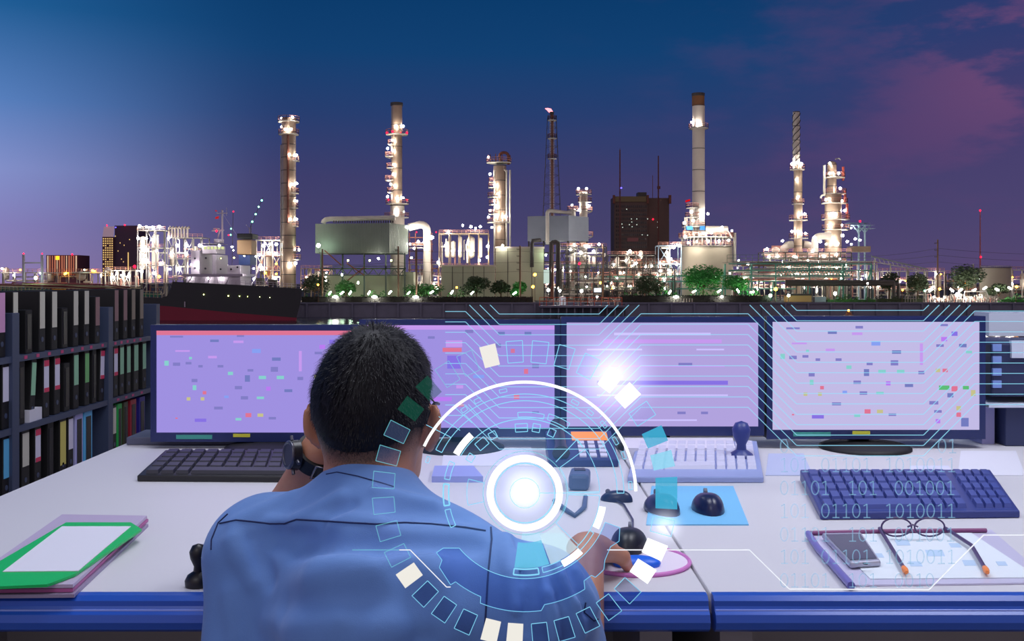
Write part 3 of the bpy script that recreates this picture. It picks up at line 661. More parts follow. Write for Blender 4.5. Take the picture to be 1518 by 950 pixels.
for i, y in enumerate((371, 381, 391)): wire([W(1285, 380+i*6, 423), W(1390, y-3, 420), W(1560, y+6, 418)], 'thin dark power line hanging from the utility pole at right')
for i, y in enumerate((372, 388, 402)): wire([W(478, y+4, 406.4), W(590, y, 406.4), W(617, y, 406.4), W(771, y, 406.4), W(894, y, 415)], 'thin dark power line running past the boiler house and workshops')
# shore lamps
def street(px, py, Y, k, label, r=1.0, rod=True):
    t = root_at('lamp_post', px, Y, label, 'lamp', 'lamps along the quay'); p = W(px, py, Y)
    obj('post', MB().cyl((p.x, Y+.5, ZG), (p.x, Y+.5, p.z), .14, .1, n=6).beam((p.x, Y+.5, p.z), (p.x, Y, p.z+.1), .12), wood if k == 'o' else darksteel, t)
    bulb(t, p, .7*r, k, 'lamp_head')
near = {793: 'left of the pair of orange lamps', 790: 'lower'}
for px, py, k, r, lab in [(793, 407, 'o', 1.5, 'upper orange sodium lamp before the lit doorway of the cream workshop'), (790, 425, 'o', 1.4, 'lower orange sodium lamp on the quay before the cream workshop'),
        (677, 426, 'o', .9, 'small orange lamp at the left foot of the rounded trees'), (471.5, 422, 'o', .9, 'small orange lamp left of the boiler house wall'), (1150, 428.5, 'o', 1.7, 'brightest orange lamp above the ochre quay hut'),
        (908, 427, 'o', .9, 'yellow lamp left of the dark bush below the tower block'), (813, 430, 'w', 1.4, 'white globe lamp right of the two orange lamps'), (830, 431, 'w', 1.1, 'white lamp above the small white jetty kiosk'),
        (862, 431, 'w', 1.5, 'white globe lamp at the red railed jetty'), (885, 440, 'w', 1.0, 'low white lamp right of the red railed jetty'), (859, 390.5, 'r', 1.3, 'red signal lamp on a post above the jetty'),
        (1393, 428.5, 'o', 1.1, 'orange lamp at the foot of the lone utility pole'), (1338, 430, 'o', .8, 'small orange lamp beside the dark trees at right'), (1371, 431, 'g', .9, 'small green lamp left of the loading arms'),
        (1420, 436, 'w', 1.7, 'big white lamp above the loading arms at right'), (1286, 420, 'w', .7, 'small white lamp on the low pipe bridge'), (1507, 425, 'o', 1.2, 'orange lamp near the right edge of the quay'),
        (1142, 438, 'n', 1.5, 'white lamp at the left end of the ochre quay hut'), (1169, 438, 'n', 1.3, 'white lamp at the right end of the ochre quay hut'), (1238, 435, 'n', 1.6, 'wide white lamp over the shrubs under the pipe bridge')]:
    street(px, py, 401.85 if py > 415 else 410, k, lab, r)
# tilted tube floodlights in the planting
def tube_light(px, py, ang, k, label, L=6):
    t = root_at('floodlight', px, 406, label, 'floodlight', 'tilted floodlights along the planting'); p = W(px, py, 406); d = Vector((math.cos(ang), 0, math.sin(ang)))*L*406/F/2
    obj('stake', MB().cyl((p.x, 406.6, ZG), (p.x, 406.4, p.z), .1, n=6), darksteel, t)
    mb = MB(); mb.tube([p-d, p-d*.9, p+d*.9, p+d], [.2, .3, .3, .2], 6); obj('glowing_head', mb, LAMP[k], t)
for px, py, a, k, lab in [(489, 434.5, .9, 'n', 'left of the boiler house tree'), (507, 434, .7, 'n', 'below the boiler house stairs'), (519, 434, .9, 'n', 'under the boiler house stairs'), (547, 434, 1.0, 'n', 'below the middle of the boiler house'), (578, 433.5, .9, 'n', 'near the second utility pole'), (606, 434, .8, 'n', 'below the lower annex'), (640, 433, .6, 'n', 'below the open vessel rack'), (670, 433, .9, 'n', 'just left of the rounded trees'), (700, 434, .8, 'n', 'in the middle of the rounded trees'), (763, 434.5, .6, 'n', 'at the right end of the rounded trees'),
        (993, 433, .9, 'n', 'left of the large green tree'), (1029, 432, .5, 'n', 'beneath the large green tree'), (1066, 431.5, .6, 'n', 'at the right side of the large green tree'), (1094, 431, 2.2, 'n', 'left of the thin grey pole by the rack'), (1115, 433, .2, 'w', 'right of the thin grey pole by the rack'), (1380, 430, .6, 'w', 'left of the lone utility pole'), (1411, 430, 2.4, 'w', 'leaning left above the loading arms'), (1424, 430, .7, 'w', 'leaning right above the loading arms'), (1444, 430, .5, 'w', 'over the right loading arms'), (1478, 429, 2.6, 'w', 'right of the loading arms'), (1497, 427, 2.6, 'w', 'below the beige tank'), (1460, 427, .6, 'w', 'left of the beige tank foot')]:
    tube_light(px, py, a, k, 'white tilted floodlight '+lab)
# ledge lamps on the quay
for i, (px, lab) in enumerate([(497, 'left of three on the dark hedge'), (555, 'middle of three on the dark hedge'), (616, 'right of three on the dark hedge'), (1002, 'beneath the large green tree'), (1070, 'small one right of the large green tree')]):
    t = thing('bulkhead_lamp', W(px, 446, 401), 'flat white lamp on the quay edge, '+lab, 'lamp', 'flat lamps on the quay edge'); p = W(px, 440, 401)
    obj('bracket', MB().box((p.x-.12, 401, ZG+.01), (p.x+.12, 401.3, p.z)), darksteel, t); mb = MB(); mb.ball(p, (1.1 if i < 4 else .6, .4, .45), 10, 6); obj('lamp_head', mb, LAMP['w'], t)

# planting
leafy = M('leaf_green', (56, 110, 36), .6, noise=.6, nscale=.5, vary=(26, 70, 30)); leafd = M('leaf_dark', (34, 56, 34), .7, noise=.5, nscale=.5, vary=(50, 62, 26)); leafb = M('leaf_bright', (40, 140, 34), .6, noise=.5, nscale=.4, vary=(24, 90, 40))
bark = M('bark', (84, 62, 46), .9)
def leaves(mb, blobs, n, size, rn):
    for (c, r) in blobs:
        for i in range(n):
            d = Vector((rn.gauss(0, 1), rn.gauss(0, 1), rn.gauss(0, 1))).normalized()*rn.uniform(.55, 1.05)
            p = c+Vector((d.x*r[0], d.y*r[1], d.z*r[2])); a = Vector((rn.gauss(0, 1), rn.gauss(0, 1), rn.gauss(0, 1))).normalized(); u, w = basis(a); l = size*rn.uniform(.6, 1.4)
            mb.add([p-u*l, p-w*l*.5, p+u*l, p+w*l*.5], [(0, 1, 2, 3)])
def tree(name, label, px, y0, wpx, Y, mat, n=6, seed=1, cat='tree', base=437, dens=260):
    rn = random.Random(seed); t = root_at(name, px, Y, label, cat); s = Y/F; c = W(px, y0, Y); H = c.z-ZG; R = wpx*s/2
    mb = MB(); mb.tube([(c.x, Y, ZG), (c.x+.2, Y, ZG+H*.4), (c.x-.1, Y, ZG+H*.7)], [.35, .28, .15], 7)
    bl = []
    for i in range(n):
        a = 2*PI*i/n+rn.random(); rr = R*rn.uniform(.35, .62); z = ZG+H*rn.uniform(.45, .8); q_ = Vector((c.x+rr*math.cos(a), Y+rr*.6*math.sin(a), z))
        mb.tube([(c.x, Y, ZG+H*.35), q_], [.2, .07], 5); bl.append((q_, (R*.48, R*.42, H*.22)))
    bl.append((Vector((c.x, Y, ZG+H*.8)), (R*.55, R*.5, H*.2)))
    obj('trunk', mb, bark, t); f = MB(); leaves(f, bl, dens, .42, rn); obj('foliage', f, mat, t, kind='stuff'); return t
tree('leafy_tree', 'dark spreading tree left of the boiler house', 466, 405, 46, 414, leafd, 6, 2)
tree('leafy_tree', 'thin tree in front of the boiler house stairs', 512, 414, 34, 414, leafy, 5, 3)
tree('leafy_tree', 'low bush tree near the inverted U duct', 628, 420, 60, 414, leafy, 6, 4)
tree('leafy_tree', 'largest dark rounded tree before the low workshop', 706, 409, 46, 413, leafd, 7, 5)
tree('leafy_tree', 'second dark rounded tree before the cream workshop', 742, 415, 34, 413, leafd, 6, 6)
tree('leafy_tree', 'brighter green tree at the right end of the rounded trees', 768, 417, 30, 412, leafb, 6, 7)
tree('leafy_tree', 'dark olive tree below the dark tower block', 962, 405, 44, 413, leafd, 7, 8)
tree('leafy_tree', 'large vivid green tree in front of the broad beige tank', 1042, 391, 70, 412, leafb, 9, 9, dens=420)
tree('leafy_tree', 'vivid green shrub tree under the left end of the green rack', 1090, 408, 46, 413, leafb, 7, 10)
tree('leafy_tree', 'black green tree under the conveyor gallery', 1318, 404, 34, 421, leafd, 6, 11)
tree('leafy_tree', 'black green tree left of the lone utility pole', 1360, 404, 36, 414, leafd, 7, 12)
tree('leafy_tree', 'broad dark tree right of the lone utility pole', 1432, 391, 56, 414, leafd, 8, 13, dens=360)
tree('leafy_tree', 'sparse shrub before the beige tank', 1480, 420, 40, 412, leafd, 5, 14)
def hedge(label, x0, x1, y0, Y, mat, seed):
    rn = random.Random(seed); t = root_at('hedge', (x0+x1)/2, Y, label, 'hedge'); X0, X1 = W(x0, 0, Y).x, W(x1, 0, Y).x; h = W(0, y0, Y).z
    obj('core', MB().box((X0, Y-.8, ZG), (X1, Y+.8, (h-.3 if mat is hd else ZG+(h-ZG)*.3))), mat, t); f = MB()
    f1, f2 = rn.uniform(.3, .6), rn.uniform(1.1, 1.7); loose = mat is not hd
    for i in range(int((X1-X0)*(30 if loose else 26))):
        x = rn.uniform(X0, X1); hh = h if not loose else ZG+(h-ZG)*(.55+.3*math.sin(x*f1+seed)+.25*math.sin(x*f2))
        p = Vector((x, Y+rn.uniform(-1, 1), rn.uniform(ZG, max(ZG+.4, hh))))
        if not loose and abs(p.y-Y) < .7: p.z = h-rn.random()*.4
        u, w = basis((rn.gauss(0, 1), rn.gauss(0, 1), rn.gauss(0, 1))); l = .3; f.add([p-u*l, p-w*l, p+u*l, p+w*l], [(0, 1, 2, 3)])
    obj('foliage', f, mat, t, kind='stuff')
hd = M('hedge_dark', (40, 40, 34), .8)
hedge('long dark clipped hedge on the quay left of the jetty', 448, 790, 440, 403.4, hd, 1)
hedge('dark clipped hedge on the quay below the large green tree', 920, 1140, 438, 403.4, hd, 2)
hedge('loose lit shrubs behind the long dark hedge at left', 448, 690, 430, 408, leafy, 3)
hedge('loose lit shrubs behind the dark hedge in the middle', 925, 1135, 427, 408, leafb, 4)
hedge('lit shrubs under the low pipe bridge', 1226, 1297, 436, 408, leafy, 5)
hedge('low shrubs at the far right of the quay', 1480, 1560, 436, 405, leafb, 6)
hedge('dim shrubs left of the loading arms', 1300, 1368, 432, 408, leafd, 7)
# low process blocks filling the yard behind
rz = random.Random(77)
for x0, x1, y0, lab in ((446, 492, 398, 'low piping block behind the tree left of the boiler house'), (606, 656, 392, 'low piping block behind the inverted U duct'), (735, 835, 392, 'piping block behind the cream workshop'), (905, 1010, 388, 'lamp dotted piping block behind the grey three storey rack'), (1086, 1180, 394, 'glittering left half of the process block behind the green rack'), (1182, 1300, 392, 'glittering right half of the process block behind the green rack'), (1302, 1400, 402, 'dim piping block behind the conveyor gallery'), (1402, 1452, 406, 'dim piping block behind the broad dark tree'), (1500, 1560, 400, 'dim piping block at the far right edge')):
    nl = int((x1-x0)/6)
    frame('process_block', lab, x0, x1, y0, 486, 9, max(3, int((x1-x0)/14)), 3, [steel, darksteel, M('tan_steel', (150, 126, 100), .6)][x0 % 3], [(rz.uniform(x0, x1), rz.uniform(y0+3, 430), 'wwwo'[i % 4] if x0 > 1300 else 'w', rz.uniform(.5, 1.0)) for i in range(nl)], [(rz.uniform(x0+6, x1-6), y0+rz.uniform(0, 8), 430, rz.uniform(5, 9)) for i in range(3)], 12, brace=False)
# jetty equipment
t = root_at('jetty_deck', 865, 396, 'red railed jetty deck with pipes in the middle of the quay', 'jetty')
mb = MB().box(W(800, 453, 392), W(925, 455, 400)); 
for px in range(804, 925, 12): mb.beam(W(px, 455, 393), Vector((W(px, 0, 393).x, 393, ZW)), .5)
obj('deck', mb, concrete, t)
mb = MB(); rails(mb, [W(800, 453, 392.5), W(922, 453, 392.5)], 3.2, 2.6, .14); obj('handrail', mb, M('orange_red_rail', (210, 84, 50), .6), t)
rn = random.Random(5)
for i in range(14):
    x = rn.uniform(803, 918); h = rn.uniform(3, 10); pipe(t, [W(x, 453, 396), W(x, 453-h, 396), W(x+rn.uniform(-6, 8), 453-h, 396)], .22, [steel, pale, darksteel][i % 3])
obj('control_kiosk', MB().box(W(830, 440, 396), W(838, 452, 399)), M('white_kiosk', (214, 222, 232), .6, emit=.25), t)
obj('blue_panel', MB().box(W(881, 427, 397), W(891, 433, 398)), EM('lit_panel', (230, 240, 255), 1.6), t)
t = root_at('loading_arms', 1422, 402, 'cluster of white pipe loading arms on the right quay', 'loading arm')  # loading arms, each modelled as a bent pipe
rn = random.Random(8)
for i in range(34):
    x = 1369+i*3.3; h = rn.uniform(6, 13); pipe(t, [W(x, 449, 402+rn.uniform(-1.5, 2)), W(x, 449-h, 402), W(x+rn.uniform(2, 5), 449-h, 402), W(x+5, 449-h*.4, 402)], .22, [pale, steel, redrail, pale][i % 4])
obj('frame', MB().tube([W(1428, 446, 403), W(1430, 432, 403), W(1462, 432, 403), W(1467, 446, 403)], .3), steel, t)
for e in [(1385, 440), (1400, 441), (1440, 441), (1455, 440), (1392, 443), (1432, 443)]: bulb(t, W(e[0], e[1], 400), .45)
t = root_at('mooring_fence', 1016, 400, 'row of pale mooring posts on the quay wall', 'fence')
for px in (1006, 1010, 1014, 1018, 1022, 1026): obj('post', MB().cyl(W(px, 447.5, 399.5), W(px, 442.5, 399.5), .22, n=6), pale, t)
t = thing('navigation_marker', W(1258, 473, 385), 'brown pillar in the water with an orange light on top', 'navigation marker')
px_ = W(1258, 0, 385).x; t.location.z = ZW
obj('pillar', MB().lathe([(2.0, ZW-1), (2.0, ZW+1.2), (1.2, ZW+1.5), (1.0, W(0, 462, 385).z)], (px_, 385, 0), 12), M('brown_pillar', (150, 100, 70), .8), t); bulb(t, W(1258, 460, 384.5), .6, 'o', 'lamp_head')
t = root_at('fence_panel', 1345, 401, 'grey mesh fence panels on the quay left of the loading arms', 'fence')
mb = MB(); rails(mb, [W(1342, 448, 401), W(1358, 448, 401)], 2.6, .9, .12); obj('panel', mb, steel, t)
# crane boom with green lamps
t = root_at('crane_boom', 380, 440, 'dim crane boom carrying a slanting row of four green lamps', 'crane')
mb = MB(); mb.beam(W(372, 334, 440), W(390, 292, 440), .16); mb.beam(W(372, 334, 440), Vector((W(372, 0, 440).x, 440, ZG)), .3); obj('boom', mb, darksteel, t)
for px, py in ((388, 297), (383.5, 306.5), (379, 317.5), (374, 328.5)): bulb(t, W(px, py, 439.5), .65, 'g')
t = root_at('signal_mast', 343, 440, 'thin mast with green and red signal lamps behind the ship bridge', 'mast')
obj('pole', MB().cyl(Vector((W(343, 0, 440).x, 440, ZG)), W(345.5, 313, 440), .1, n=6), darksteel, t)
for px, py, k in ((346, 313.5, 'r'), (342.5, 339, 'g'), (342, 348, 'g'), (339, 348.5, 'r')): bulb(t, W(px, py, 439.5), .5, k)
# dockside clutter behind the ship's foredeck
frame('dock_piping', 'low lamp lit dock piping with golden lamps behind the ship foredeck at far left', -10, 150, 404, 430, 8, 10, 2, steel, [(30, 400, 'o', .8), (98, 405, 'o', 1.1), (96, 406, 'o'), (137, 401, 'o', 1.1), (140, 402, 'o'), (167, 410, 'o', .8), (3, 398, 'w', .8), (125, 400, 'n', .6), (60, 405, 'w', .6), (150, 408, 'w', .6), (20, 408, 'w', .6)], [(9, 396, 415, 9), (75, 405, 418, 9), (120, 402, 416, 15)], 18, brace=False)
frame('dock_piping', 'white lit pipe gallery between the high rise and the braced block', 156, 201, 401, 425, 8, 5, 2, steel, [(199.5, 395, 'r', 1.4), (180, 408), (165, 412), (190, 410), (173, 405)], [(160, 396, 404, 10)], 12)

# ------------------------------------------------------------------ the moored tanker
Y = 365
t = thing('tanker_ship', (W(200, 0, Y).x, 375, ZW), 'moored tanker with black and red hull, white bridge and tan funnel', 'ship')
hullm = M('ship_black', (40, 42, 50), .5, noise=.2, nscale=.2); redm = M('ship_red', (138, 22, 58), .55, noise=.25, nscale=.15)
top = [(-160, 427), (0, 432), (120, 437), (238, 441.5), (247, 439), (253, 428), (256, 417.5), (350, 422), (448, 428)]
P = lambda a, b, q_: W(a, b, Y+q_)
mb = MB(); mb.prism(top+[(446, 446), (438, 476.5), (-160, 476.5)], P, 0, 22); obj('hull', mb, hullm, t, fix=True)
mb = MB(); mb.prism([(-160, 436), (0, 441), (120, 446), (250, 454), (350, 464), (440, 471), (438, 476.6), (-160, 476.6)], P, -.15, 22.1); obj('red_boot_topping', mb, redm, t, fix=True)
gr = MB()
for i in range(46):
    a = -10+i*5.4; y = 432+(a/238)*9.5; gr.box(W(a, y-6.5, Y), W(a+4.4, y-1, Y+.2))
obj('green_bulwark', gr, M('green_bulwark', (22, 100, 78), .6), t)
mb = MB(); rails(mb, [W(-10, 432, Y), W(120, 437, Y), W(240, 441.5, Y)], 2.2, 1.4, .1); obj('handrail', mb, M('cream_rail', (190, 180, 140), .6), t)
mb = MB()
for a in (78, 86, 92): mb.box(W(a, 428, Y-.3), W(a+1.6, 435, Y))
mb.box(W(77, 428, Y-.3), W(98, 429.5, Y)); obj('yellow_gate', mb, M('ship_yellow', (220, 160, 40), .6), t)
whp = M('ship_white', (176, 166, 184), .55, noise=.12, nscale=.2)
mb = MB()
for px, y0, y1 in ((35, 377, 432), (62.5, 378, 434)): mb.cyl(W(px, y1, Y+8), W(px, y0, Y+8), .5, n=10)
mb.beam(W(35, 389.5, Y+8), W(62.5, 389.5, Y+8), .5); obj('kingpost', mb, whp, t)
for px in (35, 62.5): bulb(t, W(px, 376, Y+8), .45, 'r')
rn = random.Random(12)
for i in range(10):
    y = 419+i*1.2; a = rn.uniform(-20, 60); obj('deck_pipe', MB().tube([W(a, y+2, Y+4+i), W(a, y, Y+4+i), W(a+rn.uniform(80, 170), y+3, Y+4+i), W(a+175, y+7, Y+4+i)], .25, 6), M('cream_rail') if i % 2 else M('deck_maroon', (120, 40, 50), .6), t)
bulb(t, W(53, 412, Y+3), 1.0, 'n')
# superstructure
mb = MB(); mb.box(W(283, 371, Y+3), W(315, 420, Y+19)); obj('accommodation_block', mb, whp, t, bevel=.1)
mb = MB(); mb.box(W(315, 377, Y+3.6), W(338, 420, Y+19)); obj('accommodation_block', mb, whp, t, bevel=.1)
mb = MB(); mb.box(W(337, 393, Y+4), W(371, 422, Y+18)); obj('aft_deckhouse', mb, whp, t, bevel=.1)
mb = MB(); mb.box(W(270, 406, Y+1), W(378, 410, Y+19)).box(W(276, 410, Y+2), W(372, 424, Y+17)); obj('boat_deck', mb, whp, t)
mb = MB(); mb.box(W(300, 364, Y+4), W(334, 377, Y+16)).box(W(294, 360.5, Y+3), W(338, 363, Y+17)).box(W(317, 354, Y+6), W(332, 360.5, Y+12)); obj('bridge', mb, whp, t, bevel=.1)
mb = MB()
for i in range(6): mb.box(W(302+i*5.2, 365.5, Y+3.8), W(305.8+i*5.2, 369.5, Y+4.1))
obj('bridge_window', mb, EM('bridge_window_glow', (232, 240, 170), .9), t)
po = MB()
for px, py in ((305, 382.5), (289, 383), (304.5, 398), (289, 397), (327, 383), (327, 399), (342.5, 399), (352, 396), (295, 413), (313, 413), (322, 414), (335, 413)): po.cyl(W(px, py, Y+2.6), W(px, py, Y+4.2), .38, n=8)
obj('porthole', po, M('porthole_dark', (40, 36, 50), .3), t)
mb = MB(); mb.box(W(351, 355, Y+6), W(381, 378, Y+14)); obj('funnel', mb, M('funnel_tan', (150, 118, 90), .6), t, bevel=.4)
obj('funnel_top', MB().box(W(351, 346, Y+5.6), W(383, 355, Y+14.4)), M('funnel_black', (22, 22, 28), .6), t, bevel=.3)
obj('engine_casing', MB().box(W(354, 378, Y+6), W(380, 393, Y+15)), M('ship_blue', (34, 54, 110), .6), t)
mb = MB(); mb.beam(W(329.5, 356, Y+9), W(329.5, 311, Y+9), .55); mb.beam(W(321, 316, Y+9), W(337, 316, Y+9), .3); mb.beam(W(314, 342, Y+9), W(332, 341, Y+9), .5); mb.beam(W(322, 356, Y+9), W(326, 341, Y+9), .4); mb.box(W(316, 338, Y+8), W(326, 340, Y+10)); mb.beam(W(336, 308, Y+9), W(336, 320, Y+9), .14); mb.beam(W(331, 318, Y+9), W(352, 350, Y+9), .06); mb.beam(W(370, 346, Y+9), W(369.5, 337, Y+9), .3); mb.beam(W(365, 333, Y+9), W(370, 340, Y+9), .12)
obj('signal_mast', mb, whp, t)
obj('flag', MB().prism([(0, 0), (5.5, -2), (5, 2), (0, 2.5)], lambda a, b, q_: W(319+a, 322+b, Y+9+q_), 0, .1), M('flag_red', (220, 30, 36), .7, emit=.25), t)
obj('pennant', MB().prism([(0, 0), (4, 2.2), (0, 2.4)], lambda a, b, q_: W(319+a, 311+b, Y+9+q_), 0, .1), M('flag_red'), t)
obj('mooring_winch', MB().box(W(380, 412, Y+5), W(392, 422, Y+9)).cyl(W(398, 419, Y+6), W(410, 419, Y+6), 1.2, n=12), darksteel, t)
mb = MB(); rails(mb, [W(256, 417.5, Y+.3), W(350, 422, Y+.3), W(446, 428, Y+.3)], 1.6, 1.6, .09); obj('poop_rail', mb, whp, t)
mb = MB(); mb.tube([W(372, 424, Y+2), W(382, 404, Y+2), W(384, 396, Y+3)], .3); mb.tube([W(276, 424, Y+1), W(284, 410, Y+1)], .25); mb.tube([W(305, 424, Y+1), W(312, 410, Y+1)], .25); mb.tube([W(333, 424, Y+1), W(340, 410, Y+1)], .25); obj('boat_davit', mb, whp, t)
for i, (px, py, k, r) in enumerate([(291, 394, 'w', 1.5), (297, 365, 'w', 1.2), (325, 364, 'w', 1.5), (344, 366, 'w', 1.5), (362, 379.5, 'w', 1.0), (379, 380, 'w', .9), (328, 412, 'w', 1.0), (376, 398, 'w', 1.3), (376, 413, 'w', 1.2), (347, 382, 'y', .9), (327.5, 383, 'y', .6), (394, 404, 'o', .9), (282, 412, 'w', .8), (309, 413, 'w', .8), (346, 371, 'n', .9)]):
    bulb(t, W(px, py, Y+1.4), .42*r, k)
bulb(t, W(321, 342.5, Y+7), .65, 'r')
for px, py in ((302, 436.5), (338.5, 438.5), (355, 439), (367, 439.5), (385, 440), (400, 441)): bulb(t, W(px, py, Y-.1), .3 if px < 360 else .18, 'y', 'hull_porthole')
obj('draught_mark', MB().box(W(52.5, 437, Y-.3), W(54.5, 445, Y)).box(W(273, 447, Y-.3), W(275, 455, Y)).box(W(185, 440, Y-.3), W(187, 443.5, Y)), whp, t)

# ------------------------------------------------------------------ the control room: floor, desks, shelf, monitors
obj('floor', MB().box((-4.5, -3, -.2), (4.5, 8.2, 0)), M('floor_vinyl', (150, 144, 140), .5, noise=.1, nscale=2), loc=(0, 0, 0), kind='structure')
white = M('desk_laminate', (214, 214, 222), .45, noise=.04, nscale=3); blue = M('desk_blue_edge', (34, 84, 186), .3); blue2 = M('desk_blue_gloss', (40, 84, 172), .22)
black = M('black_plastic', (20, 21, 28), .4); black2 = M('matt_black', (14, 15, 20), .6); dkblue = M('navy_plastic', (48, 62, 132), .4); lav = M('pale_lavender_plastic', (206, 208, 232), .45)
desk_front = M('desk_front_panel', (150, 148, 150), .6)
def desk(x0, x1, label, name='office_desk'):
    t = thing(name, ((x0+x1)/2, 2.2, 0), label, 'desk')
    yf, yb = 1.464, 2.93
    obj('desktop', MB().box((x0, yf, .718), (x1, yb, .75)), white, t, bevel=.003)
    # rounded blue nose along the front
    pr = [(yf+.002, .7503), (yf-.012, .7495), (yf-.02, .744), (yf-.021, .737), (yf-.024, .733), (yf-.032, .728), (yf-.036, .718), (yf-.032, .707), (yf-.022, .701), (yf+.002, .699)]
    m = MB(); m.prism(pr, lambda a, b, q_: (q_, a, b), x0+.002, x1-.002); obj('front_edge', m, blue, t, fix=True)
    obj('edge_groove', MB().cyl((x0+.003, yf-.0245, .7315), (x1-.003, yf-.0245, .7315), .0022, n=8), M('groove_light', (120, 140, 215), .2), t)
    for x in (x0+.06, x1-.06): obj('leg', MB().box((x-.025, yf+.1, 0), (x+.025, yb-.1, .718)), desk_front, t)
    obj('modesty_panel', MB().box((x0+.085, yf+.52, .25), (x1-.085, yf+.54, .717)), desk_front, t)
    return t
desk(-1.075, .2825, 'white desk with blue rounded front edge, left one where the man sits')
desk(.2865, 1.75, 'white desk with blue rounded front edge, right one with the large navy keyboard')

# binder shelf along the left
SX = -2.2
frame_m = M('shelf_blue_grey', (62, 74, 104), .5, noise=.15, nscale=3); dark_in = M('shelf_dark_back', (22, 26, 44), .7)
sh = thing('book_shelf', (SX-.15, 5, 0), 'dark blue open shelf unit full of ring binders along the left', 'shelf')
for y in (3.45, 4.48, 5.54, 6.28): obj('upright', MB().box((SX-.3, y-.032, 0), (SX+.004, y+.032, 1.06)), frame_m, sh, bevel=.002)
for z in (.06, .225, .54, .855): obj('shelf_board', MB().box((SX-.3, 3.45, z-.014), (SX, 6.28, z+.014)), frame_m, sh)
obj('back_panel', MB().box((SX-.315, 3.42, .02), (SX-.301, 6.31, 1.0)), dark_in, sh)
stick = M('pink_sticker', (196, 70, 122), .6)
def yof(px): return -SX*F/(CX-px)
for px in (38, 56, 73, 92, 107, 122, 135, 152, 171, 180, 189, 199, 208): y = yof(px); obj('shelf_sticker', MB().box((SX-.001, y-.014, .849), (SX+.0015, y+.014, .864)), stick, sh)
for px in (175, 187, 197, 210): y = yof(px); obj('shelf_sticker', MB().box((SX-.001, y-.016, .534), (SX+.0015, y+.016, .546)), stick, sh)
colr = {'white': (222, 222, 244), 'mint': (150, 206, 170), 'green': (120, 190, 120), 'pink': (214, 160, 206), 'cream': (206, 206, 192), 'blue': (96, 184, 232), 'yellow': (214, 206, 110), 'dull': (150, 118, 120), 'red': (150, 30, 50), 'violet': (190, 190, 240), 'navy': (36, 30, 130), 'vivid': (40, 170, 80), 'olive': (60, 64, 44), 'tan': (150, 140, 124)}
def binder(px, zb, lab, label, wd=.062, h=.285, tilt=0, body=None, l0=.42, l1=.95, tips=False, group=None):
    y = yof(px); t = thing('ring_binder', (SX-.14, y, zb), label, 'binder', group)
    t.rotation_euler = (tilt, 0, 0)
    b = MB().box((SX-.27, y-wd/2, zb), (SX-.012, y+wd/2, zb+h)); obj('cover', b, body or black2, t, bevel=.003)
    if lab:
        obj('spine_label', MB().box((SX-.0125, y-wd*.4, zb+h*l0), (SX-.0105, y+wd*.4, zb+h*l1)), M('label_'+lab, colr[lab], .6), t)
        if tips:
            for a, b in ((l1-.1, l1), (l0, l0+.07)): obj('label_band', MB().box((SX-.011, y-wd*.4, zb+h*a), (SX-.0095, y+wd*.4, zb+h*b)), M('label_red', (214, 60, 100), .6), t)
        obj('finger_hole', MB().cyl((SX-.014, y, zb+h*.2), (SX-.0105, y, zb+h*.2), .012, n=12), frame_m, t)
    else: obj('spine_ridge', MB().box((SX-.0125, y-wd*.3, zb+h*.1), (SX-.010, y+wd*.3, zb+h*.9)), black, t)
T, Mi, Lo, Bt = .870, .555, .240, .240
o1 = ['first', 'second', 'third', 'fourth', 'fifth', 'sixth', 'seventh', 'eighth', 'ninth', 'tenth']
def row(items, zb, rowname, **kw):
    for i, it in enumerate(items):
        px, lab, extra = it[0], it[1], (it[2] if len(it) > 2 else {})
        desc = {None: 'plain black binder', 'dull': 'dull-pink-labelled binder'}.get(lab, f'{lab}-labelled binder')
        e = dict(kw); e.update(extra); desc = e.pop('desc', desc)
        binder(px, zb, lab, f'{desc}, {o1[i]} from left {rowname}', **e)
tk = dict(l0=.38, l1=.985, group='ring binders on the top shelf')
row([(6, 'white'), (27, 'cream', dict(wd=.05))][1:], T, 'on top shelf just right of left post', **tk)
row([(-14, 'pink'), (7, 'pink')], T, 'on top shelf left of first post', **tk)
row([(47, None, dict(h=.2, l1=.9)), (66.5, 'cream'), (84.5, 'cream'), (100, None, dict(h=.2)), (116, 'cream'), (132, 'cream'), (148, 'dull', dict(h=.25))], T, 'on top shelf of wide bay', **tk)
row([(176, 'dull'), (189, 'dull'), (201, 'tan'), (213, 'tan')], T, 'on top shelf of far bay', **tk)
mk = dict(group='ring binders on the middle shelf')
row([(-4, None), (12.5, 'white')], Mi, 'on middle shelf left of first post', **mk)
row([(36, None), (51, 'mint', dict(tilt=-.09, wd=.05)), (72.5, 'white', dict(tips=True)), (88.5, 'white', dict(tips=True)), (103, None, dict(h=.24)), (116.5, 'mint'), (132.5, 'green', dict(wd=.058)), (143.5, None, dict(wd=.05)), (154, 'white', dict(tips=True, tilt=-.05, wd=.06))], Mi, 'on middle shelf of wide bay', **mk)
row([(175, 'white', dict(tips=True, wd=.06)), (184, 'mint'), (194, 'mint'), (205, 'mint', dict(wd=.075)), (217, 'mint')], Mi, 'on middle shelf of far bay', **mk)
lk = dict(group='binders and books on the lower shelf')
row([(13.5, 'blue', dict(l0=.35))], Lo, 'on lower shelf left of first post', **lk)
row([(42, 'cream', dict(wd=.075)), (60, 'white', dict(tips=True)), (79, None), (97, 'yellow', dict(wd=.075, l0=.2)), (108.5, 'white', dict(wd=.06)), (121, None, dict(wd=.09, body=M('violet_cover', (176, 178, 232), .5), desc='thick pale violet folder')), (134.5, None, dict(wd=.1, body=M('sky_cover', (90, 180, 230), .5), desc='thick sky blue folder'))], Lo, 'on lower shelf of wide bay', **lk)
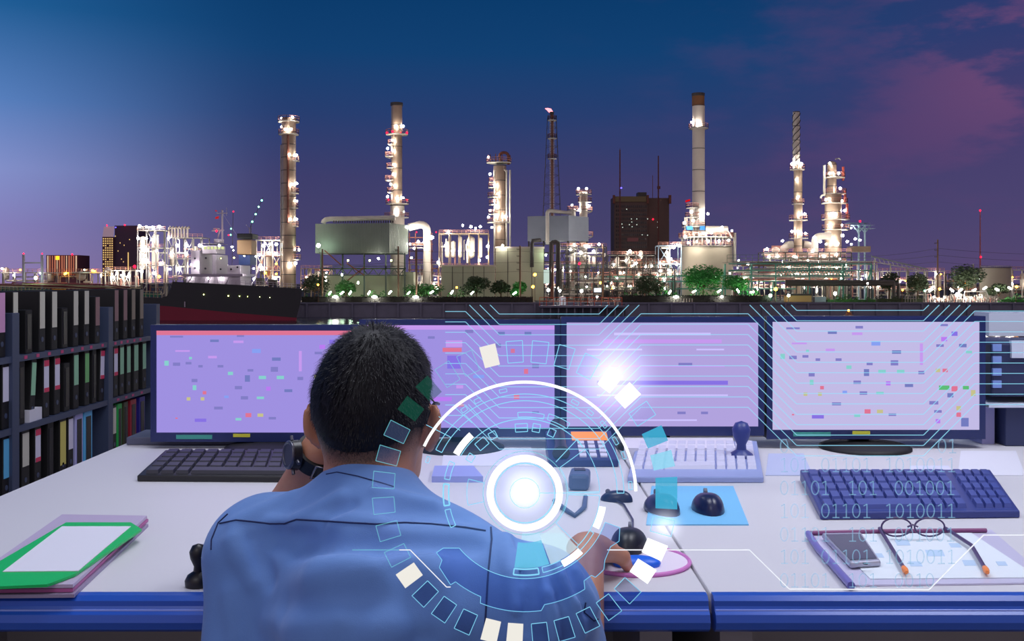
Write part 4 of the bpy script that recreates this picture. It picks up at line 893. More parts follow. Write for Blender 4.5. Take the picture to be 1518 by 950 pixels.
row([(173, 'cream', dict(wd=.05)), (181, None, dict(body=M('vivid_cover', colr['vivid'], .5), desc='vivid green book')), (190, None, dict(body=M('olive_cover', colr['olive'], .5), desc='dark olive book')), (201, None, dict(wd=.09, body=M('red_cover', colr['red'], .5), desc='dark red book')), (214, None, dict(wd=.09, body=M('navy_cover', colr['navy'], .5), desc='indigo book'))], Lo, 'on lower shelf of far bay', h=.27, **lk)
obj('paper_stack', MB().box((SX-.24, 4.62, Mi-.001), (SX-.01, 4.76, Mi+.055), .06), M('paper_white', (224, 226, 240), .6), loc=(SX-.12, 4.69, Mi), label='small white paper box on the middle shelf beside the left post', cat='paper')

# monitors with plant diagrams
SCR = {}
def scr(n, c, s=1.0): return EM('screen_'+n, tuple(.72*x+.28*y for x, y in zip(c, (176, 160, 248))), s, sampled=False)
lavm = EM('screen_lavender', (176, 160, 248), .80)
lavm2 = EM('screen_pale_lavender', (208, 200, 246), .86)
lavm3 = EM('screen_striped_lavender', (192, 176, 240), .84)
dots_c = {'g': scr('green', (60, 200, 70)), 'm': scr('mint', (120, 226, 190)), 't': scr('teal', (92, 110, 170)), 'd': scr('slate', (112, 112, 178)), 'r': scr('coral', (240, 100, 110)), 'y': scr('yellow', (206, 206, 100)), 'p': scr('magenta', (190, 110, 238)), 'l': scr('light', (214, 206, 255)), 'k': scr('pink', (206, 150, 234)), 'v': scr('violet', (120, 96, 220)), 'b': scr('blue', (120, 160, 240))}
keys = list(dots_c)
diagram = [(.10, .06, .09, .022, 'd'), (.29, .10, .06, .03, 't'), (.42, .05, .05, .03, 'd'), (.41, .11, .07, .03, 'k'), (.83, .03, .05, .025, 'd'), (.17, .27, .02, .03, 'm'), (.05, .32, .03, .06, 'm'), (.10, .33, .05, .04, 'd'), (.16, .32, .04, .03, 'd'), (.22, .35, .03, .03, 'd'), (.32, .35, .04, .03, 'd'), (.60, .28, .06, .04, 't'), (.47, .39, .04, .03, 'd'), (.59, .38, .05, .06, 'd'), (.37, .42, .035, .04, 'm'), (.455, .47, .035, .08, 't'), (.53, .46, .05, .04, 'm'), (.62, .46, .05, .04, 'm'), (.72, .47, .04, .04, 'd'), (.19, .49, .04, .04, 'd'), (.19, .56, .025, .06, 'm'), (.56, .57, .03, .05, 'p'), (.41, .56, .05, .04, 'd'), (.66, .59, .055, .035, 't'), (.16, .67, .025, .04, 'y'), (.23, .67, .025, .04, 'y'), (.24, .61, .025, .04, 'r'), (.44, .66, .05, .04, 'd'), (.52, .66, .05, .03, 'm'), (.31, .76, .06, .035, 'd'), (.46, .83, .04, .05, 'r'), (.52, .83, .04, .04, 'y'), (.58, .86, .05, .03, 'd'), (.41, .87, .04, .03, 'm'), (.22, .88, .08, .04, 'v'), (.83, .16, .04, .05, 'p'), (.81, .22, .05, .03, 'd'), (.92, .22, .05, .04, 't'), (.80, .45, .03, .04, 'y'), (.835, .45, .035, .04, 'r'), (.83, .61, .07, .05, 'g'), (.935, .61, .04, .04, 'g'), (.86, .68, .04, .05, 't'), (.78, .75, .06, .04, 'd'), (.80, .83, .05, .03, 'd'), (.80, .92, .03, .05, 'p'), (.10, .86, .015, .015, 'r'), (.95, .28, .04, .03, 'm'), (.88, .11, .04, .05, 'v'), (.13, .20, .10, .02, 'k'), (.28, .26, .06, .03, 'k'), (.5, .2, .06, .05, 'b'), (.72, .3, .02, .25, 'k'), (.35, .65, .03, .03, 'b')]
diag2 = [(.55, .06, .06, .04, 'd'), (.72, .08, .05, .04, 't'), (.86, .08, .05, .04, 't'), (.10, .1, .05, .06, 'd'), (.18, .2, .14, .14, 'p'), (.18, .28, .14, .03, 'b'), (.16, .36, .14, .12, 'p'), (.12, .5, .06, .07, 'r'), (.47, .18, .12, .08, 'k'), (.46, .24, .14, .05, 'r'), (.47, .36, .1, .16, 'v'), (.7, .2, .05, .05, 'd'), (.78, .25, .03, .05, 'r'), (.85, .45, .03, .06, 'r'), (.9, .4, .05, .05, 'd'), (.6, .5, .08, .04, 'b'), (.5, .6, .05, .04, 'k'), (.4, .72, .16, .05, 'p'), (.5, .78, .06, .03, 'r'), (.8, .7, .04, .05, 'r'), (.3, .5, .05, .1, 'k'), (.25, .7, .1, .04, 'b'), (.35, .12, .05, .03, 'd'), (.9, .85, .05, .03, 'd')]
bars = [(.5, .18, .86, .045, 'k'), (.5, .11, .7, .03, 'l'), (.5, .42, .9, .02, 'k'), (.62, .40, .1, .03, 'd'), (.5, .58, .95, .05, 'v'), (.5, .70, .95, .02, 'l'), (.25, .26, .4, .02, 'l'), (.75, .26, .2, .02, 'l'), (.6, .87, .06, .03, 'd'), (.72, .87, .05, .03, 'd'), (.5, .94, .5, .02, 'l'), (.2, .8, .2, .02, 'k')]
def monitor(x0, x1, ytop, ybot, Y, label, base, marks, topbar=None, chin='y', stand=True, sx=None):
    t = thing('computer_monitor', (W((x0+x1)/2, 0, Y).x, Y, .75), label, 'monitor', None)
    X0, X1 = W(x0, 0, Y).x, W(x1, 0, Y).x; z0, z1 = W(0, ybot, Y).z, W(0, ytop, Y).z; bz = .0155
    obj('casing', MB().box((X0-bz, Y+.0062, z0-bz*1.6), (X1+bz, Y+.045, z1+bz)).box((X0+.08, Y+.04, z0+.05), (X1-.08, Y+.075, z1-.06)), black, t, bevel=.004)
    bz_m = MB(); 
    for a, b in (((X0-bz, z0-bz*1.6), (X0, z1+bz)), ((X1, z0-bz*1.6), (X1+bz, z1+bz)), ((X0, z1), (X1, z1+bz)), ((X0, z0-bz*1.6), (X1, z0))): bz_m.box((a[0], Y-.002, a[1]), (b[0], Y+.006, b[1]))
    obj('bezel', bz_m, M('bezel_navy', (26, 40, 92), .35), t)
    mats = [base]+[dots_c[k] for k in keys]; m = MB(); m.box((X0, Y+.001, z0), (X1, Y+.005, z1))
    wd, ht = X1-X0, z1-z0
    n = 0
    for u, v, a, b, k in marks:
        m.mat(1+keys.index(k)); n += 1
        ww, hh = a*wd*.72, b*ht*.8; m.box((max(X0, X0+u*wd-ww/2), Y+.0004-n*2e-6, z1-v*ht-hh/2), (min(X1, X0+u*wd+ww/2), Y+.001, z1-v*ht+hh/2))
    if topbar: m.mat(1+keys.index(topbar)); m.box((X0, Y+.0003, z1-.012), (X1, Y+.001, z1))
    obj('screen', m, mats, t)
    if chin: obj('status_label', MB().box((X0+.385*wd, Y-.003, z0-.012), (X0+.47*wd, Y-.0015, z0-.003)), M('yellow_sticker', (200, 200, 60), .6), t); obj('maker_label', MB().box((X0+.1*wd, Y-.003, z0-.017), (X0+.28*wd, Y-.0015, z0-.006)), M('teal_sticker', (60, 150, 140), .6), t)
    xm = (X0+X1)/2 if sx is None else W(sx, 0, Y).x
    obj('stand_neck', MB().box((xm-.028, Y+.046, .762), (xm+.028, Y+.07, z0+.08)), black2, t, bevel=.004)
    obj('stand_base', MB().lathe([(.12, 0), (.12, .006), (.105, .012), (.03, .018)], (xm, Y+.005, .7505), 28), black2, t)
    return t
MY = 2.72
monitor(232, 528, 490, 641, MY, 'monitor with plant diagram left of the man, beside the shelf', lavm, diagram, 'r', sx=400)
monitor(541, 822, 482, 634, MY, 'monitor with purple block diagram directly behind the glowing dial', lavm, diag2, 'k', None)
monitor(840, 1124, 478, 632, MY, 'monitor with plain lavender bar chart page, third from the left', lavm3, bars, None, None)
monitor(1145, 1452, 477, 637, MY, 'monitor with pale plant diagram, rightmost of the four', lavm2, diagram+[(.97, .66, .03, .07, 'y'), (.9, .8, .03, .05, 'y'), (.9, .86, .03, .05, 'r'), (.88, .62, .04, .06, 'r'), (.93, .93, .05, .1, 't')], None, sx=1283)
# pedestal plinth under the monitors at left
obj('monitor_shelf', MB().box((-1.06, 2.78, .7502), (-.30, 2.925, .772)), M('plinth_grey', (86, 92, 116), .5), loc=(-.7, 2.85, .75), label='low grey plinth board behind the leftmost monitor', cat='shelf', bevel=.003)

# keyboards
def keyboard(name_label, c4, body, keym, rows, cols, pad=False, palm=0):
    """c4: four desk points near-left, near-right, far-right, far-left"""
    nl, nr, fr_, fl_ = c4; t = thing('keyboard', (nl+nr+fr_+fl_)/4, name_label, 'keyboard'); t.location.z = .75
    def pt(u, v, z): p = nl.lerp(nr, u).lerp(fl_.lerp(fr_, u), v); return (p.x, p.y, .7503+z)
    m = MB(); poly = [(0, 0), (1, 0), (1, 1), (0, 1)]
    v = [pt(a, b, 0) for a, b in poly]+[pt(a, b, .014+.012*b) for a, b in poly]
    m.add(v, [(0, 3, 2, 1), (4, 5, 6, 7), (0, 1, 5, 4), (1, 2, 6, 5), (2, 3, 7, 6), (3, 0, 4, 7)]); obj('body', m, body, t, bevel=.003)
    v0 = .06+palm; first = {}
    for r in range(rows):
        va = v0+(.95-v0)*r/rows; vb = v0+(.95-v0)*(r+.84)/rows; u = .03; n = cols
        wk = (.72 if pad else .94)/n
        spans = [(u+wk*i, u+wk*(i+.86)) for i in range(n)]
        if r == 0: spans = spans[:3]+[(spans[3][0], spans[n-5][1])]+spans[n-4:]
        if pad: spans += [(.79+.047*i, .79+.047*(i+.86)) for i in range(4)]
        for a, b in spans:
            m = MB(); q4 = [(a, va), (b, va), (b, vb), (a, vb)]; i4 = [(a+.004, va+.012), (b-.004, va+.012), (b-.004, vb-.012), (a+.004, vb-.012)]
            vv = [pt(x, y, .013+.012*y) for x, y in q4]+[pt(x, y, .022+.012*y) for x, y in i4]
            m.add(vv, [(4, 5, 6, 7), (0, 1, 5, 4), (1, 2, 6, 5), (2, 3, 7, 6), (3, 0, 4, 7)]); obj('key', m, keym, t)
    return t
keyboard('wide black keyboard left of the man below the leftmost monitor', (D(203, 714), D(540, 716), D(530, 683), D(245, 682)), black, M('key_charcoal', (46, 48, 62), .5), 5, 14)
keyboard('pale lavender keyboard below the third monitor', (D(930, 716), D(1132, 716), D(1122, 668), D(945, 668)), M('pale_blue_plastic', (150, 165, 216), .45), lav, 5, 12, palm=.12)
keyboard('large navy keyboard at the right below the rightmost monitor', (D(1216, 771), D(1512, 768), D(1468, 713), D(1186, 713)), dkblue, M('key_navy', (64, 80, 154), .45), 5, 13, True)

# small things on the desk
def rounded(cx, cy, w, d, rz, r, n=5):
    pts = []
    for sx, sy, a0 in ((1, 1, 0), (-1, 1, 90), (-1, -1, 180), (1, -1, 270)):
        for i in range(n+1):
            a = math.radians(a0+90*i/n); x, y = sx*(w/2-r)+r*math.cos(a), sy*(d/2-r)+r*math.sin(a)
            pts.append((cx+x*math.cos(rz)-y*math.sin(rz), cy+x*math.sin(rz)+y*math.cos(rz)))
    return pts
def slab(cx, cy, w, d, rz, r, z0, z1): return MB().prism(rounded(cx, cy, w, d, rz, r), lambda a, b, q_: (a, b, q_), z0, z1)
def mouse(px, py, label, mat, z=.7503, rz=0, k=1.0, cable=None):
    p = D(px, py, z); t = thing('computer_mouse', p, label, 'mouse'); m = MB(); n, nv = 18, 8; V = []
    for j in range(nv+1):
        f = j/nv*PI/2; cf = max(.02, math.cos(f)**.75)
        for i in range(n):
            a = 2*PI*i/n; x = .031*k*math.cos(a)*cf*(1+.12*math.sin(a)); y = .055*k*math.sin(a)*cf
            V.append((p.x+x*math.cos(rz)-y*math.sin(rz), p.y+x*math.sin(rz)+y*math.cos(rz), p.z+.034*k*math.sin(f)*(1-.18*math.sin(a)*cf)))
    m.add(V, [(j*n+i, j*n+(i+1) % n, (j+1)*n+(i+1) % n, (j+1)*n+i) for j in range(nv) for i in range(n)], True); obj('body', m, mat, t)
    def loc(x, y, zz): return (p.x+x*math.cos(rz)-y*math.sin(rz), p.y+x*math.sin(rz)+y*math.cos(rz), p.z+zz)
    w = MB(); w.cyl(loc(-.003*k, .03*k, .029*k), loc(.003*k, .03*k, .029*k), .008*k, n=12); obj('scroll_wheel', w, M('wheel_grey', (110, 112, 130), .4), t)
    if cable: obj('cable', MB().tube([Vector(loc(0, .05*k, .006))]+[D(a, b, .7535) for a, b in cable], .0022, 6), mat, t)
    return t
t = thing('mouse_pad', D(1032, 752), 'light blue mouse pad below the pale lavender keyboard', 'mouse pad')
m = MB(); c4 = [D(958, 779), D(1110, 779), D(1087, 722), D(966, 722)]; m.prism([(p.x, p.y) for p in c4], lambda a, b, q_: (a, b, q_), .7502, .7527); obj('pad', m, M('sky_blue_pad', (122, 196, 244), .6), t, fix=True)
mouse(1050, 756, 'dark mouse on the right of the light blue pad', M('mouse_navy', (26, 36, 74), .3), .7528)
mouse(982, 757, 'dark mouse on the left of the light blue pad, behind the teal hologram block', M('mouse_slate', (44, 60, 100), .3), .7528, rz=.25)
mouse(914, 742, 'small dark mouse with a thin cable between the desk phone and light blue pad', M('mouse_navy'), rz=1.2, k=.62, cable=[(905, 738), (925, 748), (938, 770), (937, 792)])
t = thing('mouse_pad', D(942, 835), 'round pale pad with pink rim and blue wrist rest beside the man right hand', 'mouse pad'); c = D(940, 833)
n = 40; ell = [(c.x+.088*math.cos(2*PI*i/n), c.y+.085*math.sin(2*PI*i/n)) for i in range(n)]
obj('pad', MB().prism(ell, lambda a, b, q_: (a, b, q_), .7502, .7535), M('pale_pink_pad', (232, 222, 240), .6), t, fix=True)
obj('rim', MB().tube([(a, b, .753) for a, b in ell]+[ell[0]+(.753,)], .0035, 6), M('pink_rim', (214, 130, 206), .5), t)
cw = D(944, 838, .7535); obj('wrist_rest', MB().ball((cw.x, cw.y, .757), (.038, .022, .012), 20, 10), M('azure_rest', (24, 104, 232), .4), t)
mouse(932, 812, 'black mouse at the man right hand on the round pad', black, .7536, rz=-.2)
# desk phone with orange display
pc = D(868, 690); t = thing('desk_telephone', pc, 'navy desk telephone with an orange lit display right of the dial', 'telephone')
X0, X1 = W(812, 0, 2.5).x, W(914, 0, 2.5).x
m = MB(); m.prism([(2.45, .7503), (2.67, .7503), (2.67, .805), (2.64, .81), (2.45, .768)], lambda a, b, q_: (q_, a, b), X0, X1); obj('body', m, M('phone_navy', (30, 52, 110), .4), t, fix=True, bevel=.003)
def ph(u, v, o): return (X0+(X1-X0)*u, 2.45+.19*v, .768+.042*v+o)
def phq(m, u0, u1, v0, v1, o): m.add([ph(u0, v0, 0), ph(u1, v0, 0), ph(u1, v1, 0), ph(u0, v1, 0), ph(u0, v0, o), ph(u1, v0, o), ph(u1, v1, o), ph(u0, v1, o)], [(0, 3, 2, 1), (4, 5, 6, 7), (0, 1, 5, 4), (1, 2, 6, 5), (2, 3, 7, 6), (3, 0, 4, 7)]); return m
obj('display', phq(MB(), .38, .92, .66, .93, .003), EM('orange_display', (255, 158, 96), 1.0), t)
for r in range(4):
    for c_ in range(3): obj('button', phq(MB(), .45+.15*c_, .55+.15*c_, .08+.14*r, .17+.14*r, .004), lav, t)
hs = MB(); hs.tube([ph(.18, .0, .016), ph(.18, .15, .024), ph(.18, .75, .024), ph(.18, .95, .016)], [.022, .014, .014, .022], 10); obj('handset', hs, black, t)
# handheld radio receiver lying before the phone
p = D(856, 722); t = thing('handset_receiver', p, 'grey handset lying on the desk with a curled cable, right of the dial', 'handset'); hm = M('handset_grey', (70, 92, 130), .45)
m = MB(); v = [(-.022, -.04), (.022, -.045), (.032, .04), (-.012, .05)]; m.prism(v, lambda a, b, q_: (p.x+a, p.y+b, q_), .7502, .785); obj('grip', m, hm, t, fix=True, bevel=.008)
obj('speaker_grille', MB().box((p.x-.006, p.y+.005, .785), (p.x+.018, p.y+.032, .7865)), black, t)
obj('cable', MB().tube([D(868, 736, .755), D(866, 752, .755), D(852, 764, .755), D(834, 752, .755), D(822, 742, .755)], .005, 6), hm, t)
# rubber stamps
def stamp(px, py, label, k=1.0, mat=black):
    p = D(px, py); t = thing('rubber_stamp', p, label, 'stamp')
    obj('foot', MB().lathe([(.026*k, 0), (.027*k, .012*k), (.022*k, .022*k), (.010*k, .03*k)], (p.x, p.y, .7503), 20), mat, t)
    obj('handle', MB().lathe([(.010*k, .028*k), (.009*k, .04*k), (.016*k, .056*k), (.018*k, .07*k), (.012*k, .082*k), (.001, .086*k)], (p.x, p.y, .7503), 20), mat, t)
stamp(1099, 689, 'navy knob handled stamp standing at the end of the pale keyboard', 1.25, dkblue)
stamp(294, 868, 'black knob handled stamp on the desk at the man left elbow', .72)
# folders at the left
def sheet(name, pts, z0, z1, mat, parent, bevel=0):
    m = MB(); m.prism([(p.x, p.y) for p in pts], lambda a, b, q_: (a, b, q_), z0, z1); return obj(name, m, mat, parent, fix=True, bevel=bevel)
t = thing('document_folder', D(100, 830), 'pink edged clear folder stack under the green clipboard at left', 'folder')
Q = lambda *a: [D(x, y) for x, y in a]
for i, (mt, dz) in enumerate((('folder_grey', 0), ('folder_pink', .006), ('folder_clear', .012))):
    sheet('sleeve', Q((-60, 886+i*0), (108, 884), (222-i*2, 778), (92, 776), (-60, 862))[0:4] if i else Q((-80, 888), (110, 886), (220, 781), (96, 779)), .7503+dz, .7503+dz+.005, M(mt, {'folder_grey': (150, 140, 170), 'folder_pink': (176, 92, 150), 'folder_clear': (190, 176, 206)}[mt], .4), t)
t = thing('clipboard', D(110, 830), 'green clipboard holding a blank white sheet at the left desk corner', 'clipboard')
zc = .7683
Qz = lambda z, *a: [D(x, y, z) for x, y in a]
sheet('board', Qz(zc+.004, (-70, 872), (70, 866), (112, 850), (210, 784), (194, 774), (98, 774)), zc, zc+.004, M('clip_green', (10, 190, 96), .4), t)
sheet('paper', Qz(zc+.005, (4, 847), (116, 846), (194, 780), (92, 780)), zc+.0042, zc+.0052, M('paper_white'), t)
obj('pen', MB().tube([D(123, 769, .757), D(126, 769.4, .757), D(176, 777, .757), D(181, 778, .757)], [.002, .0055, .0055, .002], 8), M('pen_blue', (50, 60, 200), .3), loc=D(150, 773, .757), label='blue pen lying behind the green clipboard', cat='pen')
# right front: tray of papers, phone, glasses
t = thing('document_folder', D(1340, 830), 'clear folder of pale printed sheets at the right front', 'folder')
sheet('sleeve', Qz(.752, (1262, 868), (1560, 864), (1470, 786), (1200, 790)), .7503, .753, M('folder_lilac', (206, 204, 232), .3), t)
sheet('sheet', Qz(.754, (1290, 858), (1540, 856), (1440, 790), (1225, 792)), .7532, .7545, M('sheet_pale', (226, 236, 246), .6), t)
for a, b, c_, d in ((1330, 800, 20, 8), (1375, 815, 26, 9), (1430, 830, 18, 8), (1350, 832, 18, 7), (1295, 820, 16, 6), (1480, 832, 14, 6), (1410, 805, 16, 6)):
    pm = MB(); pm.prism([(p.x, p.y) for p in Qz(.755, (a, b+d), (a+c_, b+d), (a+c_-4, b), (a-4, b))], lambda x, y, q_: (x, y, q_), .7546, .755)
    obj('printed_block', pm, M('print_blue', (186, 212, 240), .6), t, fix=True)
obj('binding', MB().tube([D(1198, 791, .758), D(1212, 812, .758), D(1262, 868, .758)], .006, 8), M('binding_violet', (120, 116, 190), .4), t)
obj('top_rib', MB().tube([D(1200, 790, .757), D(1330, 787, .757), D(1462, 786, .757)], .004, 6), M('rib_plum', (130, 70, 120), .5), t)
pc = D(1258, 826, .756); t = thing('mobile_phone', pc, 'black screened mobile phone lying on the clear folder', 'phone')
bq = [D(x, y, .757) for x, y in ((1260, 841), (1306, 838), (1277, 795), (1218, 796))]
sheet('body', bq, .7552, .7645, M('phone_silver', (178, 180, 200), .3, .4), t, .003)
def shr(ps, f): 
    c_ = sum(ps, Vector())/len(ps); return [c_+(p-c_)*f for p in ps]
sheet('screen', shr(bq, .86), .7646, .7652, M('phone_glass', (14, 26, 52), .1), t)
obj('home_button', MB().cyl(D(1283, 836, .7646), D(1283, 836, .7646)+Vector((0, 0, .001)), .004, n=12), black, t)
t = thing('eyeglasses', D(1380, 815, .756), 'folded open eyeglasses with dark temples and orange tips on the papers', 'glasses'); gm = M('glasses_plum', (74, 58, 104), .35); gz = .762
for pts in ([(1304, 783), (1318, 806), (1340, 842)], [(1402, 783), (1440, 808), (1460, 842)]):
    a = [D(x, y, gz) for x, y in pts]; obj('temple', MB().tube(a, .0032, 8), gm, t); d = (a[2]-a[1]).normalized(); obj('temple_tip', MB().tube([a[2]-d*.002, a[2]+d*.012, a[2]+d*.024], [.004, .005, .003], 8), M('tip_orange', (255, 150, 80), .4), t)
for cx_ in (1329, 1378):
    c_ = D(cx_, 781, gz+.014); obj('lens_rim', MB().tube([(c_.x+.026*math.cos(2*PI*i/24), c_.y, c_.z+.016*math.sin(2*PI*i/24)) for i in range(25)], .0016, 6), gm, t)
b_ = D(1353, 781, gz+.016); obj('bridge', MB().tube([b_-Vector((.009, 0, 0)), b_+Vector((0, 0, .004)), b_+Vector((.009, 0, 0))], .0016, 6), gm, t)
# papers and slim boxes between the monitors and keyboards
def paper(px0, py0, px1, py1, label, mat, th=.003, sk=14):
    p4 = Qz(.75+th, (px0, py1), (px1, py1), (px1-sk, py0), (px0+sk*.3, py0)); c_ = sum(p4, Vector())/4
    m = MB(); m.prism([(p.x, p.y) for p in p4], lambda a, b, q_: (a, b, q_), .7503, .75+th); obj('paper_sheet' if th < .01 else 'notebook', m, mat, loc=(c_.x, c_.y, .7503), label=label, cat='paper' if th < .01 else 'notebook', fix=True)
paper(655, 660, 800, 690, 'white paper sheet under the second monitor left of the dial core', M('paper_white'), .002)
paper(640, 690, 716, 706, 'slim lavender notebook in front of the second monitor', M('notebook_lavender', (150, 160, 226), .5), .014)
paper(925, 648, 1090, 664, 'long white card box behind the pale keyboard', M('card_white', (224, 222, 238), .6), .03, 4)
paper(1135, 672, 1205, 704, 'printed sheet left of the rightmost monitor stand', M('sheet_blue', (186, 196, 230), .6), .002)
paper(1345, 690, 1420, 712, 'white notepad right of the rightmost monitor stand', M('pad_white', (216, 218, 240), .6), .012)
paper(1420, 668, 1520, 704, 'pale sheet at the right edge of the desk', M('paper_white'), .002)
paper(770, 790, 850, 820, 'pale mint sheet with a teal note beside the man right shoulder', M('sheet_mint', (206, 236, 238), .6), .002)
# equipment at the right edge
t = thing('office_printer', (W(1505, 0, 2.75).x, 2.75, .75), 'dark desktop machine with pale side keys at the right edge of the frame', 'office machine')
m = MB().box(W(1470, 588, 2.78), W(1600, 500, 3.05)); obj('upper_housing', m, M('machine_navy', (40, 50, 90), .5), t, bevel=.006)
for i in range(4): obj('side_key', MB().box(W(1472, 510+i*18, 2.775), W(1481, 520+i*18, 2.79)), M('key_sky', (130, 160, 230), .5), t)
obj('display_panel', MB().box(W(1500, 505, 2.77), W(1560, 530, 2.785)), M('machine_pale', (200, 210, 232), .5), t)
obj('paper_tray', MB().box(W(1466, 600, 2.74), W(1600, 588, 3.0)), M('machine_pale'), t)
obj('lower_housing', MB().box((W(1496, 0, 2.74).x, 2.76, .7503), (W(1600, 0, 2.74).x, 3.0, W(0, 601, 2.76).z)), M('machine_navy'), t, bevel=.004)
obj('support', MB().box((W(1471, 0, 2.74).x, 2.8, .7503), (W(1490, 0, 2.74).x, 2.95, W(0, 599, 2.76).z)), M('machine_lilac', (160, 160, 214), .5), t)
obj('rear_panel', MB().box(W(1466, 498, 3.1), W(1600, 462, 3.2)), M('machine_pale'), t)

# ------------------------------------------------------------------ the man: bodies grown as continuous surfaces from blended volumes
def ln(a): return np.asarray(a, dtype=np.float64)
def s_caps(P, a, b, r0, r1):
    a, b = ln(a), ln(b); d = b-a; h = np.clip(((P-a)@d)/(d@d), 0, 1); return np.linalg.norm(P-(a+h[:, None]*d), axis=1)-(r0+(r1-r0)*h)
def s_ell(P, c, r, R=None):
    q = P-ln(c)
    if R is not None: q = q@R
    r = ln(r); k0 = np.linalg.norm(q/r, axis=1); k1 = np.linalg.norm(q/(r*r), axis=1)+1e-9; return k0*(k0-1)/k1
def smin(a, b, k): h = np.clip(.5+.5*(b-a)/k, 0, 1); return b+(a-b)*h-k*h*(1-h)
def smax(a, b, k): return -smin(-a, -b, k)
def rotz(a): c, s = math.cos(a), math.sin(a); return np.array([[c, -s, 0], [s, c, 0], [0, 0, 1]])
def rotx(a): c, s = math.cos(a), math.sin(a); return np.array([[1, 0, 0], [0, c, -s], [0, s, c]])
def nets(f, lo, hi, h):
    """naive surface nets -> verts, quads"""
    ax = [np.arange(lo[i], hi[i]+h, h) for i in range(3)]; n = [len(a) for a in ax]
    G = np.stack(np.meshgrid(*ax, indexing='ij'), -1).reshape(-1, 3); V = np.empty(len(G))
    for i in range(0, len(G), 400000): V[i:i+400000] = f(G[i:i+400000])
    V = V.reshape(n); ins = V < 0; nx, ny, nz = n
    S = np.zeros((nx-1, ny-1, nz-1, 3)); Cn = np.zeros((nx-1, ny-1, nz-1))
    cor = [(i, j, k) for i in (0, 1) for j in (0, 1) for k in (0, 1)]
    sub = lambda A, c: A[c[0]:c[0]+nx-1, c[1]:c[1]+ny-1, c[2]:c[2]+nz-1]
    for a in cor:
        for d in range(3):
            if a[d]: continue
            b = list(a); b[d] = 1; va, vb = sub(V, a), sub(V, b); cr = (va < 0) != (vb < 0); t = np.where(cr, va/np.where(va-vb == 0, 1, va-vb), 0)
            for e in range(3): S[..., e] += np.where(cr, a[e]+(t if e == d else 0), 0)
            Cn += cr
    act = Cn > 0; idx = -np.ones(act.shape, int); idx[act] = np.arange(act.sum()); I = np.argwhere(act)
    pts = (I+S[act]/Cn[act][:, None])*h+ln(lo); Q = []
    for d in range(3):
        u, w = (d+1) % 3, (d+2) % 3; A = ins; sl0 = [slice(None)]*3; sl1 = [slice(None)]*3; sl0[d] = slice(0, -1); sl1[d] = slice(1, None)
        cr = A[tuple(sl0)] != A[tuple(sl1)]; E = np.argwhere(cr)
        ok = (E[:, u] > 0) & (E[:, w] > 0) & (E[:, u] < n[u]-1) & (E[:, w] < n[w]-1); E = E[ok]
        fl = ins[E[:, 0], E[:, 1], E[:, 2]]
        def cell(du, dw): X = E.copy(); X[:, u] -= du; X[:, w] -= dw; return idx[X[:, 0], X[:, 1], X[:, 2]]
        q = np.stack([cell(1, 1), cell(0, 1), cell(0, 0), cell(1, 0)], 1); q[~fl] = q[~fl][:, ::-1]; Q.append(q)
    return pts, np.concatenate(Q)
def skin_obj(name, f, lo, hi, h, mats, parent=None, pick=None, loc=None):
    p, q = nets(f, lo, hi, h); m = MB(); m.v = [tuple(x) for x in p]; m.f = q.tolist(); m.s = [True]*len(q); m.m = [0]*len(q)
    if pick is not None: m.m = pick(p[q].mean(1)).astype(int).tolist()
    return obj(name, m, mats, parent, loc=loc)
def tree_of(o):
    me = o.data; b = wloc(o); return BVHTree.FromPolygons([v.co+b for v in me.vertices], [tuple(p.vertices) for p in me.polygons])

def skin_mat():
    m = M('skin', (196, 142, 112), .5, noise=.25, nscale=40, vary=(176, 118, 92), bump=.06); b = m.node_tree.nodes['Principled BSDF']
    b.inputs['Subsurface Weight'].default_value = .12; b.inputs['Subsurface Radius'].default_value = (.01, .004, .002); return m
skin = skin_mat()
man = thing('person', (-.15, 1.3, 0), 'man seen from behind in a blue shirt, seated with left hand at his face', 'person')

